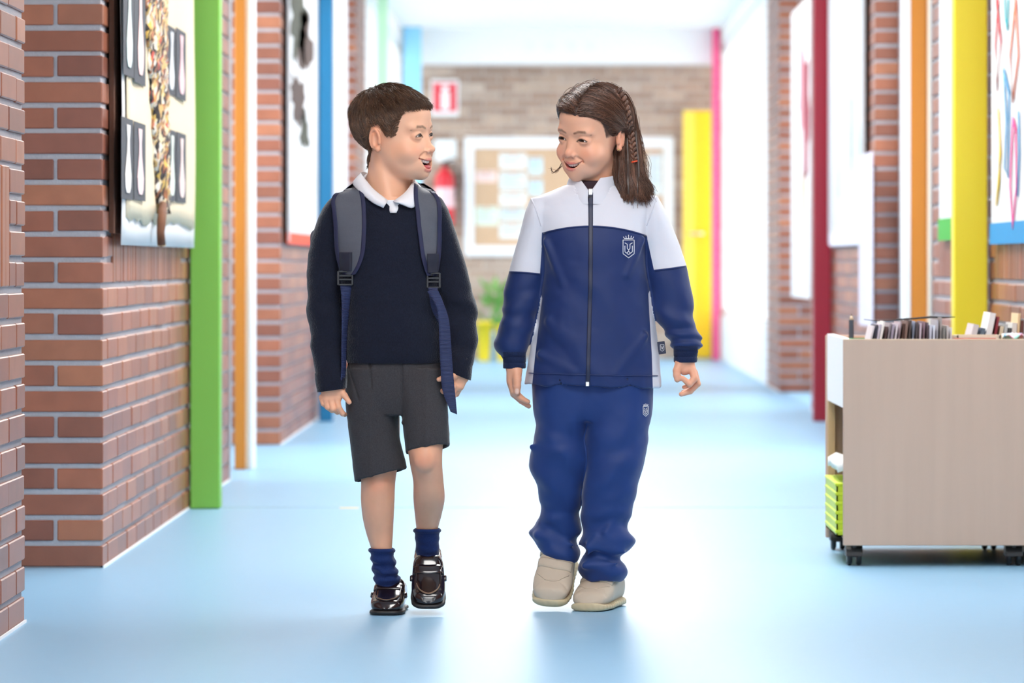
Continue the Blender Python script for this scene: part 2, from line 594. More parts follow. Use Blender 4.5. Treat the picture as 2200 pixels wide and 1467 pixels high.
# ------------------------------------------------------------------ ceiling luminaires
M_LAMP = mat('lamp_diffuser', (1, 0.98, 0.95, 1), 0.5, emit=LAMP_POWER)
M_LAMPF = mat('lamp_housing', srgb(235, 235, 235), 0.4)
li = 0
ORD = ['first', 'second', 'third', 'fourth', 'fifth', 'sixth', 'seventh', 'eighth']
for y in (0.6, 3.8, 7.0, 10.9, 13.4, 16.4, 19.4, 22.4):
    li += 1
    o = empty('ceiling_light', (0.145, y, CEIL), 'square white ceiling luminaire, %s one from the viewer' % ORD[li - 1], 'ceiling light', 'ceiling luminaires along the corridor')
    box('housing', (-0.62, -0.62, -0.05), (0.62, 0.62, 0), M_LAMPF, o)
    box('diffuser', (-0.6, -0.6, -0.056), (0.6, 0.6, -0.05), M_LAMP, o)
for px, od in ((1138, 'leftmost'), (1182, 'second from left'), (1228, 'second from right'), (1268, 'rightmost')):
    o = empty('downlight', ((px - VX) * 33.22 / F, 33.235, 2.49), 'small round lamp on the far bulkhead, %s of four' % od, 'downlight', 'downlights on the far bulkhead')
    v, f = lathe_geo([(0.045, 0), (0.05, -0.012), (0.035, -0.014)], 16)
    R = Matrix.Rotation(math.pi / 2, 3, 'X')
    mesh_obj('ring', [R @ Vector((p.x, p.y, -p.z * -1)) for p in v], f, M_LAMPF, o)
    v, f = lathe_geo([(0.033, -0.013), (0.02, -0.022), (0.004, -0.026)], 16)
    mesh_obj('bulb', [R @ Vector((p.x, p.y, p.z)) * 1 for p in v], f, M_LAMP, o)

# ------------------------------------------------------------------ implicit surface toolkit (numpy)
f32 = np.float32


def V3(*a):
    return np.array(a, f32)


def smin(a, b, k):
    h = np.clip(0.5 + 0.5 * (b - a) / k, 0, 1)
    return b * (1 - h) + a * h - k * h * (1 - h)


def smax(a, b, k):
    return -smin(-a, -b, k)


def ell(p, c, r, R=None):
    q = p - V3(*c)
    if R is not None:
        q = q @ R
    r = V3(*r)
    a = q / r
    k0 = np.sqrt((a * a).sum(1)) + 1e-6
    b = a / r
    k1 = np.sqrt((b * b).sum(1)) + 1e-9
    return k0 * (k0 - 1.0) / k1


def sph(p, c, r):
    q = p - V3(*c)
    return np.sqrt((q * q).sum(1)) - r


def cap(p, a, b, ra, rb=None):
    if rb is None:
        rb = ra
    a = V3(*a); b = V3(*b)
    pa = p - a; ba = b - a
    h = np.clip((pa @ ba) / (float(ba @ ba) + 1e-9), 0, 1)
    q = pa - h[:, None] * ba
    return np.sqrt((q * q).sum(1)) - (ra + (rb - ra) * h)


def chain(p, pts, rads, k=2.0):
    d = None
    for i in range(len(pts) - 1):
        c = cap(p, pts[i], pts[i + 1], rads[i], rads[i + 1])
        d = c if d is None else smin(d, c, k)
    return d


def rbox(p, c, h, r, R=None):
    q = p - V3(*c)
    if R is not None:
        q = q @ R
    q = np.abs(q) - (V3(*h) - r)
    return np.sqrt((np.maximum(q, 0) ** 2).sum(1)) + np.minimum(q.max(1), 0) - r


class Curve1:
    """smooth 1D interpolation through (t, v) knots"""
    def __init__(self, t, v):
        t = np.array(t, float); v = np.array(v, float)
        o = np.argsort(t); t = t[o]; v = v[o]
        m = np.gradient(v, t) if len(t) > 2 else np.full(len(t), (v[-1] - v[0]) / (t[-1] - t[0]))
        T = np.linspace(t[0], t[-1], 400)
        i = np.clip(np.searchsorted(t, T) - 1, 0, len(t) - 2)
        h = t[i + 1] - t[i]; s = (T - t[i]) / h
        self.T = T
        self.v = ((2 * s**3 - 3 * s**2 + 1) * v[i] + (s**3 - 2 * s**2 + s) * h * m[i] + (-2 * s**3 + 3 * s**2) * v[i + 1] + (s**3 - s**2) * h * m[i + 1])

    def __call__(self, t):
        return np.interp(t, self.T, self.v).astype(f32)


class Loft:
    """stack of ellipses along z: rows (z, cx, cy, ax, ay)"""
    def __init__(self, rows, pw=2.0):
        r = np.array(rows, float)
        self.z0, self.z1 = r[:, 0].min(), r[:, 0].max()
        self.c = [Curve1(r[:, 0], r[:, i]) for i in range(1, 5)]
        self.pw = pw

    def __call__(self, p, grow=0.0, capk=6.0, ends=(True, True), ext=0.0):
        z = p[:, 2]
        cx, cy, ax, ay = [c(z) for c in self.c]
        ax = np.maximum(ax + grow, 1.0); ay = np.maximum(ay + grow, 1.0)
        x = (p[:, 0] - cx) / ax; y = (p[:, 1] - cy) / ay
        if self.pw == 2.0:
            k0 = np.sqrt(x * x + y * y) + 1e-6
        else:
            k0 = (np.abs(x) ** self.pw + np.abs(y) ** self.pw) ** (1 / self.pw) + 1e-6
        k1 = np.sqrt((x / ax) ** 2 + (y / ay) ** 2) / k0 + 1e-9
        d = (k0 - 1.0) / k1
        if ends[0]:
            d = smax(d, (self.z0 - ext) - z, capk)
        if ends[1]:
            d = smax(d, z - (self.z1 + ext), capk)
        return d


_hr = np.random.RandomState(3)
_perm = _hr.rand(32, 32, 32).astype(f32)


def vnoise(p, s):
    """value noise in [-1, 1], cell size s (scalar or 3-vector)"""
    q = p / (V3(*s) if hasattr(s, '__len__') else f32(s))
    i = np.floor(q).astype(np.int64); f = (q - i).astype(f32)
    f = f * f * (3 - 2 * f)
    r = 0
    for dx in (0, 1):
        wx = f[:, 0] if dx else 1 - f[:, 0]
        for dy in (0, 1):
            wy = f[:, 1] if dy else 1 - f[:, 1]
            for dz in (0, 1):
                wz = f[:, 2] if dz else 1 - f[:, 2]
                r = r + wx * wy * wz * _perm[(i[:, 0] + dx) & 31, (i[:, 1] + dy) & 31, (i[:, 2] + dz) & 31]
    return r * 2 - 1


def sdf_mesh(fn, lo, hi, h, B=6, slack=1.6, proj=2):
    lo = np.array(lo, float); hi = np.array(hi, float)
    nb = np.ceil((hi - lo) / (h * B)).astype(int) + 1
    n = nb * B
    bi = np.stack(np.meshgrid(*[np.arange(k) for k in nb], indexing='ij'), -1).reshape(-1, 3)
    ctr = (lo + (bi * B + (B - 1) / 2) * h).astype(f32)
    dc = fn(ctr)
    act = np.abs(dc) < slack * h * B * 0.9 + 2 * h
    vals = np.repeat(np.repeat(np.repeat(dc.reshape(nb), B, 0), B, 1), B, 2).astype(f32)
    ab = bi[act]
    off = np.stack(np.meshgrid(*[np.arange(B)] * 3, indexing='ij'), -1).reshape(-1, 3)
    CH_ = 3000
    for s in range(0, len(ab), CH_):
        a = ab[s:s + CH_]
        idx = (a[:, None, :] * B + off[None]).reshape(-1, 3)
        d = fn((lo + idx * h).astype(f32))
        vals[idx[:, 0], idx[:, 1], idx[:, 2]] = d
    ins = vals < 0
    # cells with a sign change
    c = np.zeros(tuple(n - 1), np.int8)
    for dx in (0, 1):
        for dy in (0, 1):
            for dz in (0, 1):
                c += ins[dx:n[0] - 1 + dx, dy:n[1] - 1 + dy, dz:n[2] - 1 + dz]
    cells = np.argwhere((c > 0) & (c < 8))
    if len(cells) == 0:
        return np.zeros((0, 3)), []
    cid = np.full(tuple(n - 1), -1, np.int32)
    cid[cells[:, 0], cells[:, 1], cells[:, 2]] = np.arange(len(cells))
    acc = np.zeros((len(cells), 3)); cnt = np.zeros(len(cells))
    for ax in range(3):
        o1, o2 = [i for i in range(3) if i != ax]
        for u in (0, 1):
            for w in (0, 1):
                a = cells.copy(); a[:, o1] += u; a[:, o2] += w
                b = a.copy(); b[:, ax] += 1
                va = vals[a[:, 0], a[:, 1], a[:, 2]]; vb = vals[b[:, 0], b[:, 1], b[:, 2]]
                m = (va < 0) != (vb < 0)
                t = va[m] / (va[m] - vb[m])
                pt = a[m].astype(float); pt[:, ax] += t
                acc[m] += pt; cnt[m] += 1
    v = lo + (acc / cnt[:, None]) * h
    faces = []
    for ax in range(3):
        o1, o2 = (ax + 1) % 3, (ax + 2) % 3
        sl0 = [slice(None)] * 3; sl1 = [slice(None)] * 3
        sl0[ax] = slice(0, n[ax] - 1); sl1[ax] = slice(1, n[ax])
        e = ins[tuple(sl0)] != ins[tuple(sl1)]
        ei = np.argwhere(e)
        ei = ei[(ei[:, o1] > 0) & (ei[:, o2] > 0) & (ei[:, o1] < n[o1] - 1) & (ei[:, o2] < n[o2] - 1)]
        q = []
        for u, w in ((-1, -1), (0, -1), (0, 0), (-1, 0)):
            k = ei.copy(); k[:, o1] += u; k[:, o2] += w
            q.append(cid[k[:, 0], k[:, 1], k[:, 2]])
        q = np.stack(q, 1)
        fl = ins[ei[:, 0], ei[:, 1], ei[:, 2]]
        q[~fl] = q[~fl][:, ::-1]
        faces.append(q[(q >= 0).all(1)])
    faces = np.concatenate(faces)
    v = v.astype(f32)
    for _ in range(proj):
        d = fn(v)
        e = 0.35 * h
        g = np.stack([fn(v + V3(e, 0, 0)) - d, fn(v + V3(0, e, 0)) - d, fn(v + V3(0, 0, e)) - d], 1) / e
        gl = (g * g).sum(1)
        st = -(d / np.maximum(gl, 0.25))[:, None] * g
        L = np.sqrt((st * st).sum(1)); st *= np.minimum(1, 0.6 * h / np.maximum(L, 1e-6))[:, None]
        v = v + st * 0.9
    return v, faces


def sdf_grad(fn, v, e=0.6):
    d = fn(v)
    g = np.stack([fn(v + V3(e, 0, 0)) - d, fn(v + V3(0, e, 0)) - d, fn(v + V3(0, 0, e)) - d], 1)
    return g / (np.sqrt((g * g).sum(1))[:, None] + 1e-9)


def np_obj(name, v, faces, material, parent=None, smooth=True, attrs=None, cols=None):
    me = bpy.data.meshes.new(name)
    v = np.asarray(v, f32); faces = np.asarray(faces, np.int32)
    k = faces.shape[1]
    me.vertices.add(len(v)); me.vertices.foreach_set('co', v.ravel())
    me.loops.add(faces.size); me.loops.foreach_set('vertex_index', faces.ravel())
    me.polygons.add(len(faces))
    me.polygons.foreach_set('loop_start', np.arange(0, faces.size, k, dtype=np.int32))
    me.polygons.foreach_set('loop_total', np.full(len(faces), k, np.int32))
    me.update(calc_edges=True)
    if smooth:
        me.polygons.foreach_set('use_smooth', np.ones(len(faces), bool))
    if attrs:
        for an, av in attrs.items():
            a = me.attributes.new(an, 'FLOAT', 'POINT'); a.data.foreach_set('value', np.asarray(av, f32))
    if cols is not None:
        a = me.attributes.new('Col', 'FLOAT_COLOR', 'POINT')
        a.data.foreach_set('color', np.concatenate([cols, np.ones((len(cols), 1))], 1).astype(f32).ravel())
    me.materials.append(material)
    o = bpy.data.objects.new(name, me)
    return link(o, parent)


def merge(parts):
    vs, fs, n = [], [], 0
    for v, f in parts:
        vs.append(np.asarray(v, f32)); fs.append(np.asarray(f, np.int64) + n); n += len(v)
    return np.concatenate(vs), np.concatenate(fs)


def keep(v, f, m):
    """keep faces whose vertices all satisfy mask m"""
    ok = m[f].all(1)
    f = f[ok]
    u, inv = np.unique(f, return_inverse=True)
    return v[u], inv.reshape(f.shape)


def lerp3(a, b, t):
    return a + (b - a) * t[:, None]


def sstep(a, b, x):
    t = np.clip((x - a) / (b - a), 0, 1)
    return t * t * (3 - 2 * t)


def lin(r, g, b):
    return np.array(srgb(r, g, b)[:3])


def rotm(yaw, pitch, roll):
    """canonical head (facing -y) -> world: roll about view axis, pitch down about camera x, yaw about z"""
    return np.array(Matrix.Rotation(math.radians(roll), 3, 'Y') @ Matrix.Rotation(math.radians(pitch), 3, 'X') @ Matrix.Rotation(math.radians(yaw), 3, 'Z'), f32)


def vcol_mat(name, rough=0.5, sss=0.0, bump=0.0, bscale=500, sheen=0.0, spec=0.5, coat=0.0):
    m = bpy.data.materials.new(name); m.use_nodes = True
    nt = m.node_tree; b = nt.nodes['Principled BSDF']
    a = nt.nodes.new('ShaderNodeAttribute'); a.attribute_name = 'Col'
    nt.links.new(a.outputs['Color'], b.inputs['Base Color'])
    b.inputs['Roughness'].default_value = rough
    b.inputs['Specular IOR Level'].default_value = spec
    b.inputs['Coat Weight'].default_value = coat
    if sss:
        b.inputs['Subsurface Weight'].default_value = sss
        b.inputs['Subsurface Radius'].default_value = (1.0, 0.35, 0.2)
        b.inputs['Subsurface Scale'].default_value = 0.006
    if sheen:
        b.inputs['Sheen Weight'].default_value = sheen; b.inputs['Sheen Roughness'].default_value = 0.4
    if bump:
        tc = nt.nodes.new('ShaderNodeTexCoord'); n2 = nt.nodes.new('ShaderNodeTexNoise')
        n2.inputs['Scale'].default_value = bscale; n2.inputs['Detail'].default_value = 3
        nt.links.new(tc.outputs['Object'], n2.inputs['Vector'])
        bp = nt.nodes.new('ShaderNodeBump'); bp.inputs['Strength'].default_value = bump; bp.inputs['Distance'].default_value = 0.002
        nt.links.new(n2.outputs['Fac'], bp.inputs['Height']); nt.links.new(bp.outputs[0], b.inputs['Normal'])
    MATS[name] = m
    return m


# ------------------------------------------------------------------ a child's head
class Head:
    def __init__(s, center, yaw, pitch, roll, open_=1.0, jaw=1.0, scale=1.0, fem=0.0, eye=3.2):
        s.c = V3(*center); s.R = rotm(yaw, pitch, roll); s.sc = scale
        s.open = open_; s.fem = fem; s.jaw = jaw
        s.wm = 27.0; s.eye = eye
        s.zu0, s.zl0 = -52.0, -52.0 - 15.0 * open_

    def to_local(s, p):
        return ((p - s.c) @ s.R) / s.sc

    def to_world(s, q):
        return (np.asarray(q, f32) * s.sc) @ s.R.T + s.c

    def lip_curves(s, x):
        u2 = (x / s.wm) ** 2
        zu = s.zu0 + 8.5 * u2
        zl = s.zl0 + (s.zu0 - s.zl0 + 8.5) * np.abs(u2) ** 1.35
        return zu, zl

    def ys(s, x):
        return -81.5 + 0.027 * x * x

    def skull(s, q):
        cr = ell(q, (0, 10, 36), (69, 85, 71))
        face = ell(q, (0, -24, -26), (57, 58, 62))
        return smin(cr, face, 22)

    def __call__(s, p):
        q = s.to_local(p)
        d = s.skull(q)
        near = d < 40
        if not near.any():
            return d * s.sc
        r = q[near]
        d[near] = s.detail(r, d[near])
        return d * s.sc

    def detail(s, q, d):
        ax = np.abs(q[:, 0]); qa = q.copy(); qa[:, 0] = ax
        x, y, z = q[:, 0], q[:, 1], q[:, 2]
        d = smin(d, ell(q, (0, -44, -64), (40, 35, 26)), 18)
        d = smin(d, sph(q, (0, -65, -78), 14), 13)
        d = smin(d, ell(q, (0, -34, 44), (50, 47, 40)), 16)                    # child's round forehead
        d = smin(d, ell(qa, (16, -62, 20), (30, 15, 10)), 14)                  # brow
        d = smin(d, ell(qa, (35, -51, -32), (23, 21, 21)), 14)                 # raised cheeks
        d = smin(d, ell(q, (0, -60, -56), (31, 20, 20)), 12)                   # mouth mound
        d = smax(d, -ell(qa, (28.5, -88, 4), (17, 10, 8.5)), 9)                # sockets
        # lids
        d = smin(d, sph(qa, (28.5, -63.5, 1), 14.2), 3)
        zc = 3.2 - 3.4 * ((ax - 28.5) / 12.0) ** 2
        e = np.stack([ax, y, z - zc], 1)
        d = smax(d, -ell(e, (28.5, -82, 0), (12.3, 14, s.eye)), 1.2)
        # nose
        d = smin(d, cap(q, (0, -71, 4), (0, -83, -24), 6, 8), 8)
        d = smin(d, sph(q, (0, -87.5, -27), 8.4), 5)
        d = smin(d, ell(qa, (10.0, -80, -31), (7, 8, 6)), 4)
        d = smax(d, -ell(qa, (5.2, -87, -36.0), (3.2, 4.2, 4)), 2)
        # smile: cheek fold and mouth corners
        fold = chain(qa, [(15, -82, -34), (26, -74, -42), (34, -62, -54)], [1.2, 1.8, 0.8], 1)
        d = smax(d, -fold, 6)
        zu, zl = s.lip_curves(x)
        ysx = s.ys(x)
        # lips
        m = (y < -40) & (np.abs(z + 56) < 34) & (ax < 40)
        if m.any():
            t = q[m]
            xs = np.linspace(-s.wm, s.wm, 11)
            a, b = s.lip_curves(xs)
            rr = 1.1 + 2.0 * (1 - (xs / s.wm) ** 2)
            up = chain(t, [(xs[i], s.ys(xs[i]) - 0.6, a[i] + 2.0) for i in range(11)], list(rr), 1)
            lw = chain(t, [(xs[i], s.ys(xs[i]) + 1.0, b[i] - 2.8) for i in range(11)], list(rr * 1.3), 1)
            dm = smin(d[m], smin(up, lw, 1), 3)
            zm = (zu + zl)[m] / 2; hf = np.maximum((zu - zl)[m] / 2, 0)
            op = np.maximum(np.abs(t[:, 2] - zm) - hf, t[:, 1] - (ysx[m] + 15))
            op = np.maximum(op, np.abs(t[:, 0]) - s.wm)
            d[m] = smax(dm, -op, 1.5)
        # ears
        m = (ax > 40) & (np.abs(y - 8) < 50) & (np.abs(z + 6) < 50)
        if m.any():
            t = qa[m]
            th = math.radians(14)
            R = np.array([[math.cos(th), math.sin(th), 0], [-math.sin(th), math.cos(th), 0], [0, 0, 1]], f32)
            ec = V3(66.5, 9, -6)
            u = (t - ec) @ R.T
            u = u * f32(1.08)
            ear = ell(u, (0, 2, 2), (5.5, 15.5, 25))
            ear = smax(ear, -ell(u, (6.5, -1, -1), (6.0, 8.5, 14)), 3)
            rim = [(4 + 1.5 * math.sin(a), 2 + 14.0 * math.cos(a), 3 + 22.5 * math.sin(a)) for a in np.linspace(-0.9, 3.5, 14)]
            ear = smin(ear, chain(u, rim, [3.3] * 14, 1), 2)
            anti = [(4, 6 + 3 * math.cos(a), 1 + 13 * math.sin(a)) for a in np.linspace(-1.2, 1.3, 7)]
            ear = smin(ear, chain(u, anti, [2.4] * 7, 1), 2.5)
            ear = smin(ear, sph(u, (1.0, -3, -20), 6.5), 4)
            ear = smin(ear, ell(u, (3, -10, -3), (4, 4, 6)), 3)
            d[m] = smin(d[m], ear, 3.5)
        return d

    # hairline: > 0 where hair grows
    def hair_mask(s, q):
        x, y, z = np.abs(q[:, 0]), q[:, 1], q[:, 2]
        # height of the hairline as a function of depth y
        h = np.interp(y, [-85, -68, -50, -34, -26, -12, 2, 26, 40, 60, 100], [62, 60, 54, 30, 4, 6, 32, 24, -30, -62, -66])
        return (z - h)

    def colours(s, p, skin, lip, hairc):
        q = s.to_local(p)
        ax = np.abs(q[:, 0]); x, y, z = q[:, 0], q[:, 1], q[:, 2]
        qa = q.copy(); qa[:, 0] = ax
        c = np.tile(skin, (len(q), 1))
        blush = np.exp(-((ax - 38) / 18) ** 2 - ((z + 28) / 16) ** 2) * (y < -20)
        c = lerp3(c, skin * np.array([1.06, 0.80, 0.76]), 0.6 * blush)
        nb = np.exp(-(sph(q, (0, -92, -30), 8) / 8) ** 2)
        c = lerp3(c, skin * np.array([1.03, 0.82, 0.78]), 0.5 * nb)
        earm = sstep(66, 70, ax) * (np.abs(y - 8) < 24) * (np.abs(z + 4) < 34)
        c = lerp3(c, skin * np.array([1.02, 0.74, 0.66]), 0.55 * earm)
        xs = np.linspace(-s.wm, s.wm, 11); a, b = s.lip_curves(xs)
        up = chain(q, [(xs[i], s.ys(xs[i]) - 0.6, a[i] + 1.8) for i in range(11)], [2.2] * 11)
        lw = chain(q, [(xs[i], s.ys(xs[i]) + 1.0, b[i] - 2.6) for i in range(11)], [3.0] * 11)
        c = lerp3(c, lip, 0.85 * (1 - sstep(0.6, 2.6, np.minimum(up, lw))))
        zu, zl = s.lip_curves(x)
        ins = (np.minimum(zu - z, z - zl) > 0) & (y > s.ys(x) + 4) & (ax < s.wm) & (y < -50)
        c[ins] = np.array(srgb(88, 30, 28)[:3])
        # eyebrows, lash lines, under-eye crease
        br = chain(qa, [(12, -82, 17.5), (24, -81, 22), (36, -73, 21.5), (45, -62, 15)], [1.6, 2.2, 1.8, 0.6])
        nz = 0.5 + 0.5 * vnoise(q, (1.6, 4, 4))
        c = lerp3(c, hairc * 1.2, (0.92 - 0.3 * nz) * (1 - sstep(-0.5, 2.2, br)))
        zc = 3.2 - 3.4 * ((ax - 28.5) / 12.0) ** 2
        e = np.stack([ax, y, z - zc], 1)
        le = ell(e, (28.5, -78, 0), (13.0, 14, s.eye + 0.2))
        c = lerp3(c, np.array([0.012, 0.008, 0.006]), 0.92 * np.where(z > zc, 1 - sstep(0.6, 2.4, le), 0.55 * (1 - sstep(0.2, 1.3, le))) * (y < -60))
        cr = chain(qa, [(18, -80, -6), (28, -79, -7.5), (40, -70, -4)], [0.6, 1.0, 0.6])
        c = lerp3(c, skin * np.array([0.72, 0.58, 0.55]), 0.6 * (1 - sstep(0, 2.6, cr)))
        m = sstep(-4, 5, s.hair_mask(q) + 3 * vnoise(q, 5)) * (1 - earm)
        c = lerp3(c, hairc, m)
        return c


def uv_sphere(c, r, n=24, m=16, squash=(1, 1, 1)):
    vs, fs = [], []
    for i in range(m + 1):
        t = math.pi * i / m
        for k in range(n):
            a = 2 * math.pi * k / n
            vs.append((c[0] + r * squash[0] * math.sin(t) * math.cos(a), c[1] + r * squash[1] * math.sin(t) * math.sin(a), c[2] + r * squash[2] * math.cos(t)))
    for i in range(m):
        for k in range(n):
            fs.append((i * n + k, i * n + (k + 1) % n, (i + 1) * n + (k + 1) % n, (i + 1) * n + k))
    return np.array(vs, f32), np.array(fs)


M_EYE = vcol_mat('eyeball', 0.22, spec=0.3)
M_TOOTH = mat('tooth_enamel', srgb(240, 234, 224), 0.25)
M_TONGUE = mat('tongue', srgb(200, 96, 96), 0.4)


def add_face_parts(h, body, S, gaze, iris=(70, 40, 24), tongue=True):
    """eyes, teeth and tongue as children of the body; S = metres per unit"""
    g = np.array(gaze, float); g /= np.linalg.norm(g)
    for sx in (-1, 1):
        v, f = uv_sphere((0, 0, 0), 12.6, 40, 28)
        n = v / 12.6
        dg = np.arccos(np.clip(n @ g, -1, 1))
        col = np.tile(lin(236, 230, 226), (len(v), 1))
        ir = lin(*iris)
        col = lerp3(col, ir, 1 - sstep(0.60, 0.68, dg))
        col = lerp3(col, ir * 0.3, (1 - sstep(0.60, 0.66, dg)) * sstep(0.50, 0.6, dg))
        col = lerp3(col, np.array([0.004, 0.003, 0.003]), 1 - sstep(0.34, 0.40, dg))
        w = h.to_world(v + V3(sx * 28.5, -63.5, 1))
        np_obj('eye', w * S, f, M_EYE, body, cols=col)
    # upper teeth: a row of separate rounded teeth on an arc
    bm = bmesh.new()
    xs = np.linspace(-21, 21, 10)
    for i, x in enumerate(xs):
        zu, zl = h.lip_curves(np.array([x]))
        wd = 2.25
        tl = 6.6 if abs(x) < 8 else 5.8
        y = float(h.ys(x)) + 4.0
        vs = box_bm(bm, (x - wd, y - 2, zu[0] - tl + 1.2), (x + wd, y + 3, zu[0] + 3), 1.0)
        for v in vs:
            v.co = Vector(h.to_world(np.array([v.co]))[0] * S)
    bm_obj('teeth', bm, M_TOOTH, body, True)
    if not tongue:
        return
    v, f = uv_sphere((0, 0, 0), 1, 20, 12)
    zl = h.zl0
    w = h.to_world(v * V3(15, 12, 5.0) + V3(0, -72, zl + 3.5))
    np_obj('tongue', w * S, f, M_TONGUE, body)


def tubes_np(paths, rad, sides=3):
    """paths (n, k, 3), rad (n, k): many thin tubes as one quad mesh"""
    n, k, _ = paths.shape
    t = np.gradient(paths, axis=1)
    t /= np.linalg.norm(t, axis=2, keepdims=True) + 1e-9
    ref = np.array([0.31, 0.52, 0.79])
    u = np.cross(t, ref); u /= np.linalg.norm(u, axis=2, keepdims=True) + 1e-9
    w = np.cross(t, u)
    ang = np.arange(sides) * 2 * np.pi / sides
    v = paths[:, :, None, :] + rad[:, :, None, None] * (u[:, :, None, :] * np.cos(ang)[None, None, :, None] + w[:, :, None, :] * np.sin(ang)[None, None, :, None])
    base = (np.arange(n) * k * sides)[:, None, None] + (np.arange(k - 1) * sides)[None, :, None]
    s0 = np.arange(sides)[None, None, :]; s1 = (np.arange(sides) + 1)[None, None, :] % sides
    f = np.stack([base + s0, base + s1, base + s1 + sides, base + s0 + sides], -1).reshape(-1, 4)
    return v.reshape(-1, 3), f


def trace_front(fn, x, z, y0=-260.0, y1=200.0, off=0.0, steps=60):
    """march along +y from the camera side until fn < off"""
    x = np.asarray(x, f32); z = np.asarray(z, f32)
    y = np.full(x.shape, y0, f32)
    for _ in range(steps):
        d = fn(np.stack([x, y, z], 1)) - off
        y = np.minimum(y + np.clip(d * 0.7, -3, 20), y1)
    return y


def strip_on(fn, rows, off, thick, nu=7, edge=None, smooth_n=40):
    """ribbon laid on a surface: rows of (xl, xr, z) -> closed strip mesh (verts, faces, u)"""
    r = np.array(rows, float)
    t = np.linspace(0, 1, len(r)); T = np.linspace(0, 1, smooth_n)
    R = np.stack([Curve1(t, r[:, i])(T) for i in range(3)], 1)
    us = np.linspace(0, 1, nu)
    X = R[:, None, 0] + (R[:, None, 1] - R[:, None, 0]) * us
    Z = np.repeat(R[:, 2:3], nu, 1)
    Y = trace_front(fn, X.ravel(), Z.ravel(), off=off).reshape(X.shape)
    front = np.stack([X, Y, Z], -1)
    back = front.copy(); back[..., 1] += thick
    return grid_solid(front, back)


def grid_solid(front, back):
    n, m, _ = front.shape
    v = np.concatenate([front.reshape(-1, 3), back.reshape(-1, 3)])
    f = []
    N = n * m
    for i in range(n - 1):
        for j in range(m - 1):
            a = i * m + j
            f.append((a, a + 1, a + m + 1, a + m))
            f.append((N + a + m, N + a + m + 1, N + a + 1, N + a))
    for i in range(n - 1):
        a = i * m; f.append((a, a + m, N + a + m, N + a))
        a = i * m + m - 1; f.append((a + m, a, N + a, N + a + m))
    for j in range(m - 1):
        a = j; f.append((a + 1, a, N + a, N + a + 1))
        a = (n - 1) * m + j; f.append((a, a + 1, N + a + 1, N + a))
    return v, np.array(f)

# ------------------------------------------------------------------ the boy
M_SKIN = vcol_mat('child_skin', 0.48, sss=0.12, bump=0.05, bscale=700)
M_HAIR_BOY = vcol_mat('short_brown_hair', 0.42, spec=0.55)


def knit_mat(name, col, scale=700, sheen=0.25, bump=0.5, rough=0.9):
    m = bpy.data.materials.new(name); m.use_nodes = True
    nt = m.node_tree; b = nt.nodes['Principled BSDF']
    b.inputs['Base Color'].default_value = col; b.inputs['Roughness'].default_value = rough
    b.inputs['Sheen Weight'].default_value = sheen; b.inputs['Sheen Roughness'].default_value = 0.35
    b.inputs['Specular IOR Level'].default_value = 0.25
    tc = nt.nodes.new('ShaderNodeTexCoord')
    w1 = nt.nodes.new('ShaderNodeTexNoise'); w1.inputs['Scale'].default_value = scale; w1.inputs['Detail'].default_value = 3
    mp = nt.nodes.new('ShaderNodeMapping'); mp.inputs['Scale'].default_value = (1, 1, 0.55)
    nt.links.new(tc.outputs['Object'], mp.inputs[0]); nt.links.new(mp.outputs[0], w1.inputs['Vector'])
    mx = nt.nodes.new('ShaderNodeMix'); mx.data_type = 'RGBA'
    mx.inputs['A'].default_value = tuple(c * 0.55 for c in col[:3]) + (1,); mx.inputs['B'].default_value = tuple(c * 1.5 for c in col[:3]) + (1,)
    nt.links.new(w1.outputs['Fac'], mx.inputs['Factor']); nt.links.new(mx.outputs['Result'], b.inputs['Base Color'])
    bp = nt.nodes.new('ShaderNodeBump'); bp.inputs['Strength'].default_value = bump; bp.inputs['Distance'].default_value = 0.002
    nt.links.new(w1.outputs['Fac'], bp.inputs['Height']); nt.links.new(bp.outputs[0], b.inputs['Normal'])
    MATS[name] = m
    return m


M_SWEATER = knit_mat('navy_knit_wool', srgb(20, 25, 40), 420, 0.35, 0.8)
M_SHORTS = knit_mat('charcoal_wool_flannel', srgb(58, 57, 60), 600, 0.15, 0.25)
M_POLO = mat('white_pique_cotton', srgb(232, 234, 238), 0.8, bump=0.15, bscale=900)
M_SOCK = knit_mat('blue_cotton_sock', srgb(24, 44, 92), 600, 0.3, 0.3)
M_LOAFER = mat('dark_oxblood_leather', srgb(26, 16, 19), 0.16, 0.2, 40, coat=0.6)
M_SOLE_DK = mat('black_rubber_sole', srgb(22, 22, 24), 0.5)
M_STITCH = mat('tan_stitching', srgb(120, 92, 70), 0.6)

BY = 9.22
BS = BY / F
BX0, BZ0 = 850.0, VY + EYE * F / BY


def bx_(px): return px - BX0
def bz_(py): return BZ0 - py


def rows_from(tab, fx, fz):
    """tab rows: (py, xl, xr, cy, ay)"""
    return [(fz(r[0]), fx((r[1] + r[2]) / 2), r[3], (r[2] - r[1]) / 2, r[4]) for r in tab]


boy = empty('person', ((BX0 - VX) * BS, BY, 0), 'boy with short brown hair in navy sweater, grey shorts and backpack, looking right', 'person', 'children walking down the corridor')

